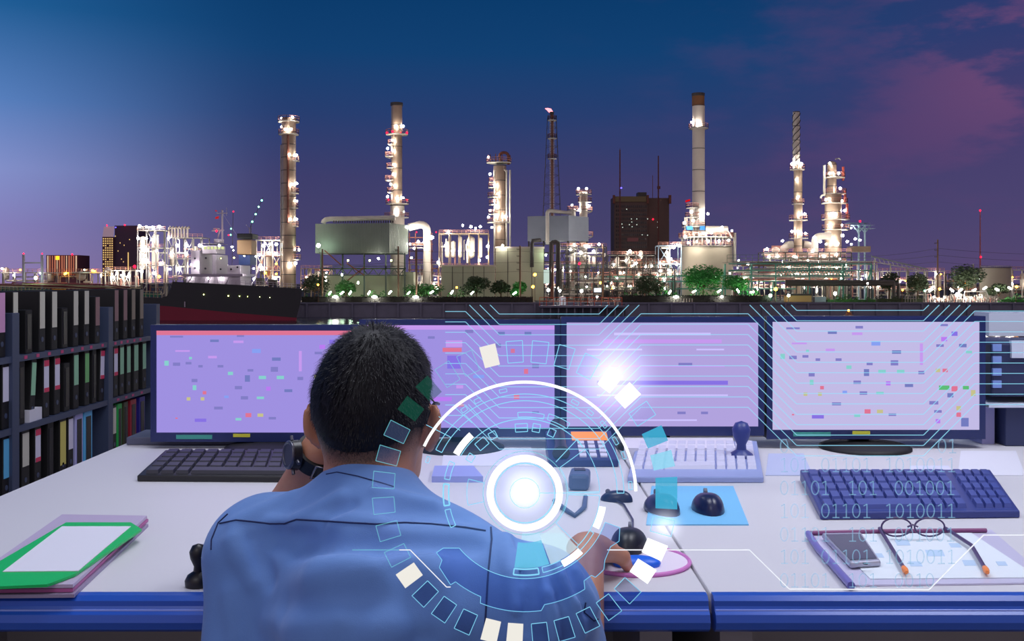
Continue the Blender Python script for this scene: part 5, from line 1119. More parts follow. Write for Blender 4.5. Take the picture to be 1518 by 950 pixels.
# joints (metres)
HY = -.16                                         # head turned slightly to the right
Hc = ln((-.189, 1.425, 1.024)); Rh = rotz(HY)@rotx(-.10)
def hl(p): return Hc+Rh@ln(p)                     # head local -> world
LS, RS = (-.345, 1.385, .832), (.032, 1.19, .818)
LE, LW = (-.370, 1.60, .805), (-.288, 1.50, .945)
RE, RW = (.078, 1.325, .700), (.108, 1.49, .800)
NB = (-.195, 1.36, .895)
def f_head(P):
    q = (P-Hc)@Rh
    d = s_ell(q, (0, -.012, .012), (.0745, .094, .092))
    d = smin(d, s_ell(q, (0, -.035, -.022), (.070, .066, .066)), .03)
    d = smin(d, s_ell(q, (0, .048, -.055), (.054, .052, .062)), .03)
    d = smin(d, s_caps(q, (-.018, .075, -.098), (.018, .075, -.098), .022, .022), .03)
    d = smin(d, s_caps(q, (0, .082, -.002), (0, .104, -.042), .008, .013), .012)          # nose
    for s in (-1, 1):
        d = smin(d, s_caps(q, (s*.012, .084, .014), (s*.045, .072, .016), .008, .008), .012)   # brow
        d = smax(d, -s_ell(q, (s*.030, .092, -.004), (.014, .012, .009)), .008)              # eye socket
        d = smin(d, s_ell(q, (s*.030, .078, -.004), (.012, .012, .011)), .004)
        d = smin(d, s_ell(q, (s*.011, .093, -.044), (.008, .009, .007)), .006)
        d = smin(d, s_ell(q, (s*.045, .055, -.032), (.018, .02, .016)), .02)                # cheekbone
        # ear: cupped disc standing off the skull
        e = s_ell(q-ln((s*.0845, -.018, -.024)), (0, 0, 0), (.0062, .0205, .031), rotz(s*.75)@rotx(.12))
        e = smin(e, s_ell(q, (s*.079, -.010, -.050), (.006, .010, .011)), .008)
        e = smax(e, -s_ell(q-ln((s*.0885, -.009, -.022)), (0, 0, 0), (.005, .011, .019), rotz(s*.75)), .004)
        d = smin(d, e, .006)
    lip = np.minimum(s_caps(q, (-.018, .088, -.066), (.018, .088, -.066), .005, .005), s_caps(q, (-.015, .087, -.076), (.015, .087, -.076), .0055, .0055))
    d = smin(d, lip, .006)
    d = smin(d, s_caps(P, hl((0, -.022, -.045)), ln(NB)-ln((0, 0, .02)), .052, .060), .03)
    return d
def hand(P, W_, dirv, palm, spread, curl, L=.088, thumb=1):
    """palm + five bent fingers; dirv = pointing direction, palm = palm normal"""
    d_ = ln(dirv)/np.linalg.norm(dirv); n_ = ln(palm); n_ = n_-d_*(n_@d_); n_ /= np.linalg.norm(n_); s_ = np.cross(d_, n_)
    w = ln(W_); o = s_caps(P, w, w+d_*.03, .024, .026); k = []
    for i, u in enumerate((-.028, -.0095, .0095, .027)):
        kn = w+d_*(L*(.98, 1.04, 1.0, .9)[i])+s_*u; o = smin(o, s_caps(P, w+d_*.02+s_*u*.6, kn, .016, .011), .012); k.append((kn, u))
    for i, (kn, u) in enumerate(k):
        l = (.040, .045, .042, .033)[i]; a = kn; ang = curl*.45; r = .0092
        for j, f in enumerate((1, .62, .5)):
            v = d_*math.cos(ang)+n_*math.sin(ang)+s_*u*spread*4; b = a+v*l*f*1.0; o = smin(o, s_caps(P, a, b, r, r*.9), .004); a = b; r *= .9; ang += curl
    t0 = w+d_*.02+s_*(-.022*thumb); t1 = t0+d_*.032-s_*.026*thumb+n_*.012; t2 = t1+d_*.030-s_*.004*thumb+n_*.014
    o = smin(o, s_caps(P, t0, t1, .016, .0115), .012); o = smin(o, s_caps(P, t1, t2, .0115, .009), .005); return o
LHd = (.055, .035, .068)                          # left fist against the cheek
def f_skin(P):
    d = f_head(P)
    d = smin(d, s_caps(P, LE, LW, .041, .027), .02); d = smin(d, s_caps(P, LS, LE, .05, .042), .03)
    d = smin(d, s_caps(P, (-.288, 1.50, .945), (-.276, 1.505, .958), .027, .029), .01)
    d = smin(d, hand(P, (-.278, 1.505, .952), (.06, .03, .045), (.5, .6, -.6), .15, 1.0, thumb=1), .012)
    d = smin(d, s_caps(P, RS, RE, .05, .044), .03); d = smin(d, s_caps(P, RE, RW, .043, .027), .02)
    d = smin(d, hand(P, (.110, 1.50, .803), (.02, .09, -.022), (0, -.2, -1), .2, .42, thumb=1), .012)
    # hidden trunk that carries the head under the shirt, thighs, shins and feet
    d = smin(d, s_caps(P, NB, (-.15, 1.22, .55), .055, .11), .05)
    return d
# hairline and tone: skin everywhere, brown brow / lips by region
body = skin_obj('body', f_skin, (-.44, 1.06, .44), (.21, 1.72, 1.17), .0042, [skin], man)

# ---- shirt
TY = math.atan2(-.2, .38)                         # the trunk is turned: right shoulder nearer the camera
Rt = rotz(TY)
def ridge(P, a, b, w): return np.exp(-(s_caps(P, a, b, 0, 0)/w)**2)
def S3(px, py, Y): p = W(px, py, Y); return (p.x, p.y, p.z)
FOLDS = [  # x0,y0,x1,y1, width, height: soft cloth folds, + out, - in
    (405, 800, 470, 806, .014, -.010), (440, 806, 560, 808, .016, -.014), (560, 806, 700, 808, .014, -.009), (400, 772, 560, 773, .010, .005), (470, 845, 640, 850, .03, .007), (440, 772, 505, 735, .009, .006), (480, 775, 520, 748, .009, -.005), (350, 775, 430, 735, .012, .005),
    (345, 800, 375, 860, .013, .007), (375, 800, 400, 860, .012, -.006), (560, 728, 640, 745, .010, .006), (590, 758, 690, 765, .014, -.006), (620, 742, 720, 768, .010, .005), (420, 905, 540, 885, .024, -.007), (400, 925, 500, 915, .018, .005), (600, 850, 625, 940, .022, -.008), (650, 850, 660, 940, .02, .006), (560, 935, 700, 915, .02, .006), (340, 880, 350, 945, .014, .005),
    (750, 795, 765, 900, .008, .006), (768, 800, 780, 935, .007, -.007), (782, 800, 806, 900, .007, .006), (790, 850, 800, 945, .007, -.006), (800, 812, 832, 890, .006, -.006), (815, 815, 850, 895, .006, .006), (812, 880, 822, 945, .007, .006), (838, 835, 868, 905, .006, -.006), (835, 890, 845, 945, .007, -.006), (855, 845, 884, 900, .005, .005), (855, 895, 862, 945, .006, .005)]
folds = []
def f_torso(P, g=0.0):
    q = (P-ln((-.163, 1.30, 0)))@Rt
    d = s_ell(q, (0, 0, .70), (.185, .125, .22))
    d = smin(d, s_ell(q, (0, .005, .55), (.165, .12, .2)), .06)
    d = smin(d, s_caps(P, LS, RS, .055, .058), .07)
    d = smin(d, s_caps(P, (-.31, 1.39, .850), NB, .052, .056), .045); d = smin(d, s_caps(P, (-.03, 1.235, .832), (-.185, 1.345, .885), .050, .060), .05)
    d = smin(d, s_caps(P, NB, (-.16, 1.23, .80), .058, .09), .05)
    d = smin(d, s_ell(P, (-.16, 1.215, .785), (.10, .07, .09)), .06)
    return d
def f_shirt(P):
    d = f_torso(P)
    d = smin(d, s_caps(P, LS, (-.378, 1.50, .812), .064, .064), .035)
    d = smin(d, s_caps(P, (-.345, 1.37, .815), (-.342, 1.335, .66), .062, .072), .04)          # loose cloth below the left arm
    d = smin(d, s_caps(P, RS, (.062, 1.275, .735), .064, .060), .035)
    # right sleeve mouth is cut by a plane across the arm
    ra = (ln(RE)-ln(RS)); ra /= np.linalg.norm(ra); cut = (P-ln((.064, 1.272, .738)))@ra
    near = s_caps(P, RS, RE, .09, .085)
    d = np.where(near < 0, smax(d, np.where(P[:, 0] > .03, cut-.005, -1), .004), d)
    la = ln((0, 1, -.1)); d = smax(d, ((P-ln((-.385, 1.535, .81)))@la), .004)
    for (a, b, c_), w, h in folds:
        near_ = np.linalg.norm(P-ln(b), axis=1) < np.linalg.norm(ln(a)-ln(c_))*.6+3*w; d[near_] -= 1.5*h*np.exp(-(np.minimum(s_caps(P[near_], a, b, 0, 0), s_caps(P[near_], b, c_, 0, 0))/w)**2)
    n = np.sin(P[:, 0]*41+3*np.sin(P[:, 2]*19))*np.sin(P[:, 2]*33+P[:, 0]*14+1)*np.sin(P[:, 1]*23); d -= .0022*n
    # open at the collar: neck stays clear
    nk = s_caps(P, ln(NB)-ln((0, -.012, .03)), hl((0, -.012, -.06)), .056, .056); d = smax(d, -nk, .006)
    return smax(d, .42-P[:, 2], .01)
cloth = M('shirt_blue', (102, 146, 214), .75, noise=.08, nscale=30, bump=.04, sheen=.15)
def cloth_weave():
    nt = cloth.node_tree; b = nt.nodes['Principled BSDF']; tc = nt.nodes.new('ShaderNodeTexCoord'); w = nt.nodes.new('ShaderNodeTexNoise'); w.inputs['Scale'].default_value = 900; w.inputs['Detail'].default_value = 2
    bp = nt.nodes.new('ShaderNodeBump'); bp.inputs['Strength'].default_value = .25; bp.inputs['Distance'].default_value = .001
    K = nt.links.new; K(tc.outputs['Object'], w.inputs['Vector']); K(w.outputs[0], bp.inputs['Height']); old = b.inputs['Normal'].links[0].from_socket; K(old, bp.inputs['Normal']); K(bp.outputs[0], b.inputs['Normal'])
cloth_weave()
def project_folds():
    p, q = nets(f_shirt, (-.47, 1.0, .41), (.18, 1.60, 1.02), .009); bt = BVHTree.FromPolygons([Vector(x) for x in p], q.tolist()); e = Vector((0, 0, EYE))
    def hit(x, y): return bt.ray_cast(e, (W(x, y, 1.0)-e).normalized(), 3)[0]
    for x0, y0, x1, y1, w, h in FOLDS:
        n = 2; pts = [hit(x0+(x1-x0)*i/n, y0+(y1-y0)*i/n) for i in range(n+1)]; pts = [tuple(v) for v in pts if v is not None and v.y < 1.5]
        if len(pts) == 3: folds.append((pts, w, h))
project_folds()
shirt = skin_obj('shirt', f_shirt, (-.47, 1.0, .41), (.18, 1.60, 1.02), .0042, [cloth], man)
# collar band that stands around the neck
def f_collar(P):
    a, b = ln(NB)-ln((0, -.008, .02)), hl((0, -.014, -.062)); ax = b-a; ax /= np.linalg.norm(ax)
    o = s_caps(P, a, b, .0655, .0610); i = s_caps(P, a, b, .0595, .0555); d = smax(o, -i, .003)
    t = (P-a)@ax; top = .044+.010*np.clip((P[:, 1]-1.36)/-.06, -1, 1)+.012*np.clip((-.19-P[:, 0])/.06, -1, 1)
    return smax(smax(d, t-top, .004), -t-.01, .004)
skin_obj('collar', f_collar, (-.29, 1.26, .87), (-.09, 1.47, 1.02), .003, [cloth], man)
# stitched seams lying on the cloth
st = tree_of(shirt); thread = M('seam_thread', (34, 48, 96), .8)
def on_shirt(pts, name, r=.0011, lift=.0006, mat=thread, tree=st):
    out = []
    for (a, b), (c_, d) in zip(pts, pts[1:]):
        n = max(2, int(math.hypot(c_-a, d-b)/6))
        for i in range(n):
            f = i/n; p = W(a+(c_-a)*f, b+(d-b)*f, 1.0); e = Vector((0, 0, EYE)); v = (p-e).normalized(); h = tree.ray_cast(e, v, 3)
            if h[0] is not None: out.append(h[0]+h[1]*lift)
    if len(out) > 2: obj(name, MB().tube(out, r, 6), mat, man)
on_shirt([(326, 776), (350, 771), (372, 773), (400, 776), (422, 776), (440, 770), (475, 772), (520, 775), (560, 777), (600, 775), (640, 777), (690, 782), (726, 788)], 'yoke_seam')
on_shirt([(718, 766), (727, 776), (729, 800), (724, 850), (718, 946)], 'sleeve_seam')
on_shirt([(338, 762), (324, 775), (314, 800), (313, 822)], 'sleeve_seam')
on_shirt([(484, 703), (500, 700), (530, 706), (565, 716), (590, 724)], 'collar_seam', .0008)
# sleeve pocket tab
on_shirt([(868, 893), (866, 908), (880, 920), (892, 915)], 'sleeve_tab_seam', .0009)

# ---- trousers, shoes and stool, under the desk
trouser = M('trousers_navy', (34, 38, 54), .8)
def f_leg(P):
    d = s_ell(P, (-.15, 1.25, .50), (.18, .15, .11))
    for s, kx in ((-1, -.33), (1, .0)):
        d = smin(d, s_caps(P, (-.15+s*.09, 1.27, .49), (kx, 1.72, .50), .085, .062), .05); d = smin(d, s_caps(P, (kx, 1.72, .50), (kx, 1.66, .09), .062, .045), .03)
    return d
skin_obj('trousers', f_leg, (-.45, 1.05, .03), (.12, 1.82, .66), .012, [trouser], man)
for kx in (-.33, 0): skin_obj('shoe', lambda P: smax(smin(s_ell(P, (kx, 1.71, .045), (.048, .13, .045)), s_caps(P, (kx, 1.66, .05), (kx, 1.66, .1), .045, .04), .03), -P[:, 2]+.001, .004), (kx-.08, 1.55, -.01), (kx+.08, 1.87, .16), .008, [black], man)
t = thing('office_stool', (-.15, 1.25, 0), 'black round stool under the seated man', 'stool')
obj('seat', MB().lathe([(.17, .33), (.19, .345), (.19, .37), (.17, .385)], (-.15, 1.25, 0), 28), black2, t); obj('post', MB().cyl((-.15, 1.25, .04), (-.15, 1.25, .33), .025, n=14), black, t)
for i in range(5):
    a = 2*PI*i/5+.3; obj('foot', MB().tube([(-.15, 1.25, .06), (-.15+.25*math.cos(a), 1.25+.25*math.sin(a), .02)], [.025, .018], 8), black, t)

# ---- watch on the left wrist
wa = ln(LW)-ln(LE); wa /= np.linalg.norm(wa); wc = ln(LW)-wa*.004; u_, v_ = basis(wa); u_, v_ = ln(u_), ln(v_)
def ringstrip(rr, hw, th, a0=0, a1=2*PI, n=36):
    m = MB(); V = []; full = a1-a0 > 6.2
    for i in range(n+(0 if full else 1)):
        a = a0+(a1-a0)*i/n; d_ = u_*math.cos(a)+v_*math.sin(a)
        V += [tuple(wc+d_*rr-wa*hw), tuple(wc+d_*rr+wa*hw), tuple(wc+d_*(rr+th)+wa*hw*.92), tuple(wc+d_*(rr+th)-wa*hw*.92)]
    c = n if full else n+1; F_ = []
    for i in range(n):
        j = (i+1) % c
        for k in range(4): F_.append((i*4+k, i*4+(k+1) % 4, j*4+(k+1) % 4, j*4+k))
    m.add(V, F_, False); return m
wt = obj('wristwatch', ringstrip(.0285, .013, .0045), black2, man, fix=True)
cd = ln((-.80, -.55, .12)); cd = cd-wa*(cd@wa); cd /= np.linalg.norm(cd); cp = wc+cd*.033
obj('case', MB().cyl(cp-cd*.002, cp+cd*.011, .0225, .0205, n=24), M('watch_black', (26, 27, 34), .35), wt)
obj('bezel', MB().tube([Vector(cp+cd*.011)+(Vector(np.cross(cd, wa))*math.cos(2*PI*i/28)+Vector(wa)*math.sin(2*PI*i/28))*.0185 for i in range(29)], .0028, 8), M('watch_gunmetal', (90, 92, 104), .3, .6), wt)
obj('dial', MB().cyl(cp+cd*.011, cp+cd*.0118, .016, n=24), M('watch_dial', (54, 58, 72), .3), wt)
for s in (-1, 1):
    for k in (-1, 1): obj('pusher', MB().cyl(cp+cd*.005+np.cross(cd, wa)*.019*s+wa*.010*k, cp+cd*.005+np.cross(cd, wa)*.026*s+wa*.012*k, .0026, n=8), MATS['watch_gunmetal'], wt)
bd = ln((.45, -.85, .1)); bd = bd-wa*(bd@wa); bd /= np.linalg.norm(bd); bp_ = wc+bd*.034; bs = np.cross(bd, wa)
obj('buckle', MB().tube([Vector(bp_+wa*a*.013+bs*b*.008) for a, b in ((-1, -1), (1, -1), (1, 1), (-1, 1), (-1, -1))], .0016, 6), M('watch_steel', (150, 152, 160), .25, .8), wt)

# ---- glasses: temples over both ears and a thin frame in front
gl = obj('eyeglasses', MB().tube([hl((-.03+.004, .108, .0)), hl((0, .112, .005)), hl((.03-.004, .108, .0))], .0016, 6), black, man)
for s in (-1, 1):
    obj('temple', MB().tube([hl((s*.062, .098, .004)), hl((s*.076, .05, .004)), hl((s*.0805, .005, .006)), hl((s*.080, -.022, -.004)), hl((s*.078, -.034, -.020))], .0022, 8), black, gl)
    obj('lens_rim', MB().tube([hl((s*.034+.027*math.cos(2*PI*i/24), .107-.008*abs(math.cos(2*PI*i/24)), -.004+.019*math.sin(2*PI*i/24))) for i in range(25)], .0013, 6), black, gl)

# ---- hair: a close cap with thousands of short blades combed down the back of the head
hairm = M('hair_black', (15, 14, 22), .55, spec=.28)
def hair_q(P): return (P-Hc)@Rh
def hair_edge(q):
    """signed: >0 where hair grows. nape line curves up round the ears"""
    y, z, x = q[:, 1], q[:, 2], np.abs(q[:, 0])
    nape = -.088+.020*np.clip(x/.05, 0, 1.4)**2
    low = np.where(y < -.03, nape, nape+(y+.03)*1.05)
    ear = np.where((y > -.036) & (y < .022) & (x > .055), np.maximum(low, -.002+0*y), low)
    front = np.where(y > .05, .052+(y-.05)*.25, -9); return z-np.maximum(ear, front)
def f_hair(P):
    q = hair_q(P); d = s_ell(q, (0, -.012, .012), (.0745, .094, .092)); d = smin(d, s_ell(q, (0, -.035, -.022), (.070, .066, .066)), .03)
    e = hair_edge(q); th = .0004+.0085*np.clip(e/.07, 0, 1)**1.1
    lump = np.sin(q[:, 0]*260+2*np.sin(q[:, 2]*90))*np.sin(q[:, 2]*150+q[:, 1]*120)
    d = d-th-.0006*lump*np.clip(e/.05, 0, 1); return smax(d, -e+.020, .012)
def stubble():
    me = body.data; v = np.empty(len(me.vertices)*3); me.vertices.foreach_get('co', v); q = hair_q(v.reshape(-1, 3)+ln(wloc(body))); e = hair_edge(q)
    inn = (np.linalg.norm(q/ln((.11, .14, .15)), axis=1) < 1) & (np.abs(q[:, 0]) < .079)
    w = np.clip((e+.016)/.034, 0, 1)**1.3*inn; at = me.attributes.new('stubble', 'FLOAT', 'POINT'); at.data.foreach_set('value', w.astype(np.float32))
    nt = skin.node_tree; b = nt.nodes['Principled BSDF']; src = b.inputs['Base Color'].links[0].from_socket; an = nt.nodes.new('ShaderNodeAttribute'); an.attribute_name = 'stubble'
    nz = nt.nodes.new('ShaderNodeTexNoise'); nz.inputs['Scale'].default_value = 900; tc = nt.nodes.new('ShaderNodeTexCoord'); mu = nt.nodes.new('ShaderNodeMath'); mu.operation = 'MULTIPLY_ADD'; K = nt.links.new
    K(tc.outputs['Object'], nz.inputs['Vector']); K(nz.outputs[0], mu.inputs[0]); mu.inputs[1].default_value = .5; mu.inputs[2].default_value = .62
    m2 = nt.nodes.new('ShaderNodeMath'); m2.operation = 'MULTIPLY'; m2.use_clamp = True; K(mu.outputs[0], m2.inputs[0]); K(an.outputs['Fac'], m2.inputs[1])
    mx = nt.nodes.new('ShaderNodeMix'); mx.data_type = 'RGBA'; K(m2.outputs[0], mx.inputs[0]); K(src, mx.inputs[6]); mx.inputs[7].default_value = L4((34, 28, 32)); K(mx.outputs[2], b.inputs['Base Color'])
stubble()
cap = skin_obj('hair', f_hair, Hc-.15, Hc+.15, .003, [hairm], man)
def strands():
    rn = np.random.RandomState(4); me = cap.data; base = wloc(cap); m = MB()
    tris = []; 
    for pl in me.polygons: tris.append((pl.center+base, pl.normal.copy(), pl.area))
    A = np.array([t_[2] for t_ in tris]); pick = rn.choice(len(tris), 15000, p=A/A.sum())
    crown = Vector(hl((.01, -.055, .095))); down = Vector((0, 0, -1))
    def blade(p, n_, L, w, lift):
        fl = (p-crown); fl = (fl-n_*fl.dot(n_)); fl = fl.normalized() if fl.length > 1e-5 else down
        fl = (fl*.6+(down-n_*down.dot(n_))*.7+Vector(rn.normal(0, .2, 3))).normalized(); side = fl.cross(n_).normalized()
        a = p-n_*.002; b = p+fl*L*.5+n_*L*lift; c_ = p+fl*L+n_*L*lift*.7
        m.add([a-side*w, a+side*w, b+side*w*.8, b-side*w*.8, c_], [(0, 1, 2, 3), (3, 2, 4)])
    for k in pick:
        p, n_, _ = tris[k]; q = hair_q(ln(p)[None])[0]; e = hair_edge(q[None])[0]
        f = float(np.clip(e/.10, .12, 1)); p = p+Vector(rn.uniform(-.0018, .0018, 3)); blade(p, n_.normalized(), (.005+.010*f)*rn.uniform(.6, 1.2), .00032+.0002*f, rn.uniform(.06, .26))
    # sparse stubble fading down the nape on the skin
    bt = tree_of([o for o in man.children if o.name.startswith('body')][0])
    for i in range(7000):
        th = rn.uniform(-1.9, 1.9); zz = rn.uniform(-.105, -.005); d_ = Vector(Rh@ln((math.sin(th), -math.cos(th), 0))); o_ = Vector(hl((0, -.02, zz)))+d_*.2
        h = bt.ray_cast(o_, -d_, .25)
        if h[0] is None: continue
        q = hair_q(ln(h[0])[None])[0]
        if abs(q[0]) > .074 and q[1] > -.04: continue
        e = hair_edge(q[None])[0]
        if e > rn.uniform(-.004, .04)*rn.uniform(0, 1) and e < .05: blade(h[0], h[1].normalized(), rn.uniform(.0025, .005), .00017, rn.uniform(.05, .2))
    o = obj('hair_strands', m, hairm, man, kind='stuff')
strands()
# brows, eyes and lips on the far side
for s in (-1, 1):
    obj('eyebrow', MB().tube([hl((s*.014, .092, .018)), hl((s*.030, .089, .022)), hl((s*.048, .078, .018))], [.003, .0036, .002], 6), hairm, man)
    e = hl((s*.030, .0815, -.004)); obj('eye', MB().ball(e, .0095, 14, 10), M('eye_white', (230, 226, 222), .2), man); pu = hl((s*.030, .0895, -.004)); obj('iris', MB().ball(pu, .0035, 10, 8), M('iris_brown', (40, 26, 18), .2), man)

# ------------------------------------------------------------------ the glowing hologram dial floating at the man's right shoulder
HD = 1.02; HCX, HCY = 778.0, 731.0
def HP(dx, dy, t=0): p = W(HCX+dx, HCY-dy, HD); p.y += t; return p
def GLASS(name, col, emit, alpha, tint=(1, 1, 1)):
    """see-through light panel: tinted clear film that glows a little"""
    if name in MATS: return MATS[name]
    m = bpy.data.materials.new(name); m.use_nodes = True; nt = m.node_tree; nt.nodes.clear(); K = nt.links.new
    o = nt.nodes.new('ShaderNodeOutputMaterial'); e = nt.nodes.new('ShaderNodeEmission'); t = nt.nodes.new('ShaderNodeBsdfTransparent'); x = nt.nodes.new('ShaderNodeMixShader')
    e.inputs[0].default_value = L4(col); e.inputs[1].default_value = emit; t.inputs[0].default_value = tint+(1,); x.inputs[0].default_value = alpha
    K(t.outputs[0], x.inputs[1]); K(e.outputs[0], x.inputs[2]); K(x.outputs[0], o.inputs[0]); m.cycles.emission_sampling = 'NONE'; MATS[name] = m; return m
h_white = EM('holo_white', (255, 255, 255), 1.25, sampled=False); h_cream = GLASS('holo_cream', (250, 246, 236), .95, .78)
h_line = GLASS('holo_line_cyan', (140, 224, 255), 1.0, .72); h_faint = GLASS('holo_line_faint', (120, 214, 226), 1.0, .34)
h_teal = GLASS('holo_teal', (70, 186, 226), .9, .62); h_lt = GLASS('holo_light_teal', (150, 222, 250), .95, .66); h_dark = GLASS('holo_dark_film', (60, 80, 130), .5, .06, (.74, .76, .84)); h_clear = GLASS('holo_clear_film', (150, 180, 255), .8, .05, (.97, .97, 1))
h_band = GLASS('holo_blue_film', (60, 90, 190), .6, .08, (.82, .86, .97)); h_green = GLASS('holo_green_film', (30, 110, 90), .6, .32)
TH = .0016
dial = thing('hologram_dial', HP(0, -224), 'large glowing round hologram dial with white core ring floating at the man right shoulder', 'hologram')
def plate(name, poly, mat, par=dial): return obj(name, MB().prism(poly, lambda a, b, q_: HP(a, b, q_), 0, TH), mat, par, fix=True)
def loop(name, poly, mat, r=.9, par=dial, close=True):
    pts = [HP(a, b, TH/2) for a, b in poly]
    if close: pts.append(pts[0])
    m = MB()
    for a, b in zip(pts, pts[1:]): m.cyl(a, b, r*HD/F*.5, n=6, caps=False, smooth=True)
    return obj(name, m, mat, par)
def pol(r, a): a = math.radians(a); return (r*math.cos(a), r*math.sin(a))
def arc_pts(r, a0, a1, n=None): n = n or max(3, int(abs(a1-a0)/3)); return [pol(r, a0+(a1-a0)*i/n) for i in range(n+1)]
def sector(r0, r1, a0, a1): return arc_pts(r0, a0, a1)+arc_pts(r1, a1, a0)
def ringband(name, r0, r1, a0, a1, mat):
    n = max(6, int((a1-a0)/2.5)); m = MB(); V = []
    for i in range(n+1):
        a = a0+(a1-a0)*i/n
        for r, t in ((r0, 0), (r1, 0), (r1, TH), (r0, TH)): V.append(HP(*pol(r, a), t))
    m.add(V, [(i*4+k, i*4+(k+1) % 4, i*4+4+(k+1) % 4, i*4+4+k) for i in range(n) for k in range(4)]+([(0, 1, 2, 3), (n*4+3, n*4+2, n*4+1, n*4)] if a1-a0 < 359 else []))
    return obj(name, m, mat, dial, fix=True)
# core
ringband('core_ring', 46.5, 56.5, .5, 359.5, h_white)
ringband('thin_ring', 43.6, 44.8, 0, 360, h_line); ringband('thin_ring', 21.5, 22.5, 0, 360, h_faint); ringband('thin_ring', 61.5, 62.5, 0, 360, h_faint)
def glow(name, dx, dy, rpx, peak, col, power=2.0, parent=dial):
    R = rpx*HD/F; m = bpy.data.materials.new(name); m.use_nodes = True; nt = m.node_tree; nt.nodes.clear(); K = nt.links.new
    o = nt.nodes.new('ShaderNodeOutputMaterial'); e = nt.nodes.new('ShaderNodeEmission'); tc = nt.nodes.new('ShaderNodeTexCoord')
    ln_ = nt.nodes.new('ShaderNodeVectorMath'); ln_.operation = 'LENGTH'; K(tc.outputs['Object'], ln_.inputs[0])
    mr = nt.nodes.new('ShaderNodeMapRange'); mr.inputs[1].default_value = 0; mr.inputs[2].default_value = R; mr.inputs[3].default_value = 1; mr.inputs[4].default_value = 0; K(ln_.outputs['Value'], mr.inputs[0])
    pw = nt.nodes.new('ShaderNodeMath'); pw.operation = 'POWER'; pw.inputs[1].default_value = power; K(mr.outputs[0], pw.inputs[0])
    mu = nt.nodes.new('ShaderNodeMath'); mu.operation = 'MULTIPLY'; mu.inputs[1].default_value = peak*(power+1)/(2*R); K(pw.outputs[0], mu.inputs[0])
    e.inputs[0].default_value = L4(col); K(mu.outputs[0], e.inputs[1]); K(e.outputs[0], o.inputs['Volume'])
    c = HP(dx, dy, TH/2); me = MB().ball((0, 0, 0), R, 24, 16); ob = obj(name, me, m, None, loc=(0, 0, 0)); ob.parent = parent; ob.location = c-wloc(parent); return ob
glow('core_glow', 0, 4, 56, .95, (240, 248, 255), 2.6)
glow('halo_glow', 4, 10, 200, .16, (120, 180, 255), 1.2)
glow('block_glow', 131, 174, 88, 1.0, (214, 222, 255), 2.2)
glow('block_glow', 208, -48, 36, .8, (240, 244, 255), 2)
# arcs
ringband('white_arc', 162.5, 166.8, 1, 155, h_white)
for r0, r1, a0, a1 in ((137, 147, 0, 154),): loop('outlined_arc', sector(r0, r1, a0, a1), h_line, 1.3)
loop('arc_line', arc_pts(110, 38, 150), h_line, 1.4, close=False)
loop('chevron', [pol(110, 38), (78, 80), (46, 46)], h_line, 1.3, close=False)
for a, r, sp in ((141.5, 117, 9), (-18, 117, 8), (-54, 119, 8)): ringband('white_dash', r-5, r+5, a-sp, a+sp, h_white)
for a0, a1, w_ in ((173.5, 189, 2.4), (157, 170, 1.3), (192, 205, 1.3)): loop('dash_outline', sector(113, 121, a0, a1), h_line, w_)
loop('dash_outline', sector(111, 118, -46, -30), h_line, 1.3)
for a0, a1 in ((-44, -2), (1, 36)): loop('sector_outline', sector(64, 111, a0, a1), h_line, 1.1)
loop('sector_outline', sector(62, 86, 166, 192), h_line, 1.1)
plate('teal_sector', sector(74, 111, -98, -71), GLASS('holo_teal_soft', (110, 214, 246), .9, .5)); loop('sector_line', sector(113, 122, -98, -80), h_line, 2.2); loop('sector_line', sector(113, 121, -77, -62), h_line, 1.3)
plate('pale_sector', sector(66, 112, -70, -46), GLASS('holo_pale_sector', (220, 246, 255), .9, .38))
for a, r, w_, h_ in ((93, 97, 18, 12), (80, 98, 11, 12), (66, 98, 10, 11), (119, 98, 11, 10), (131, 97, 17, 13), (147, 96, 11, 10)):
    t_ = math.radians(a-90); f = lambda x, y: (pol(r, a)[0]+x*math.cos(t_)-y*math.sin(t_), pol(r, a)[1]+x*math.sin(t_)+y*math.cos(t_))
    loop('small_square', [f(-w_/2, -h_/2), f(w_/2, -h_/2), f(w_/2, h_/2), f(-w_/2, h_/2)], h_line, 1.3)
    if a in (93, 80): loop('square_bar', [f(-w_/2, 0), f(w_/2, 0)], h_line, 1.2, close=False)
for a, r, w_, h_ in ((102, 155, 11, 5), (117, 154, 10, 6), (126, 153, 9, 6), (161, 152, 9, 5), (61, 154, 11, 5), (51, 154, 10, 5), (41, 155, 11, 5), (30, 155, 12, 5), (21, 157, 11, 5), (4, 157, 12, 5)):
    t_ = math.radians(a-90); f = lambda x, y: (pol(r, a)[0]+x*math.cos(t_)-y*math.sin(t_), pol(r, a)[1]+x*math.sin(t_)+y*math.cos(t_))
    loop('small_square', [f(-w_/2, -h_/2), f(w_/2, -h_/2), f(w_/2, h_/2), f(-w_/2, h_/2)], h_line, 1.1)
for a0, a1, r0, r1 in ((76, 95, 113, 120), (57, 73, 114, 123)): loop('dash_outline', sector(r0, r1, a0, a1), h_line, 1.2)
for dx, dy in ((-110, 83), (-96, 93), (-78, 104), (-63, 108)): loop('ray_line', [(dx, dy), (dx*1.33, dy*1.22)], h_line, 1.1, close=False)
for pts in ([(22, 0), (111, 0)],): loop('axis_line', pts, h_line, 1.1, close=False)
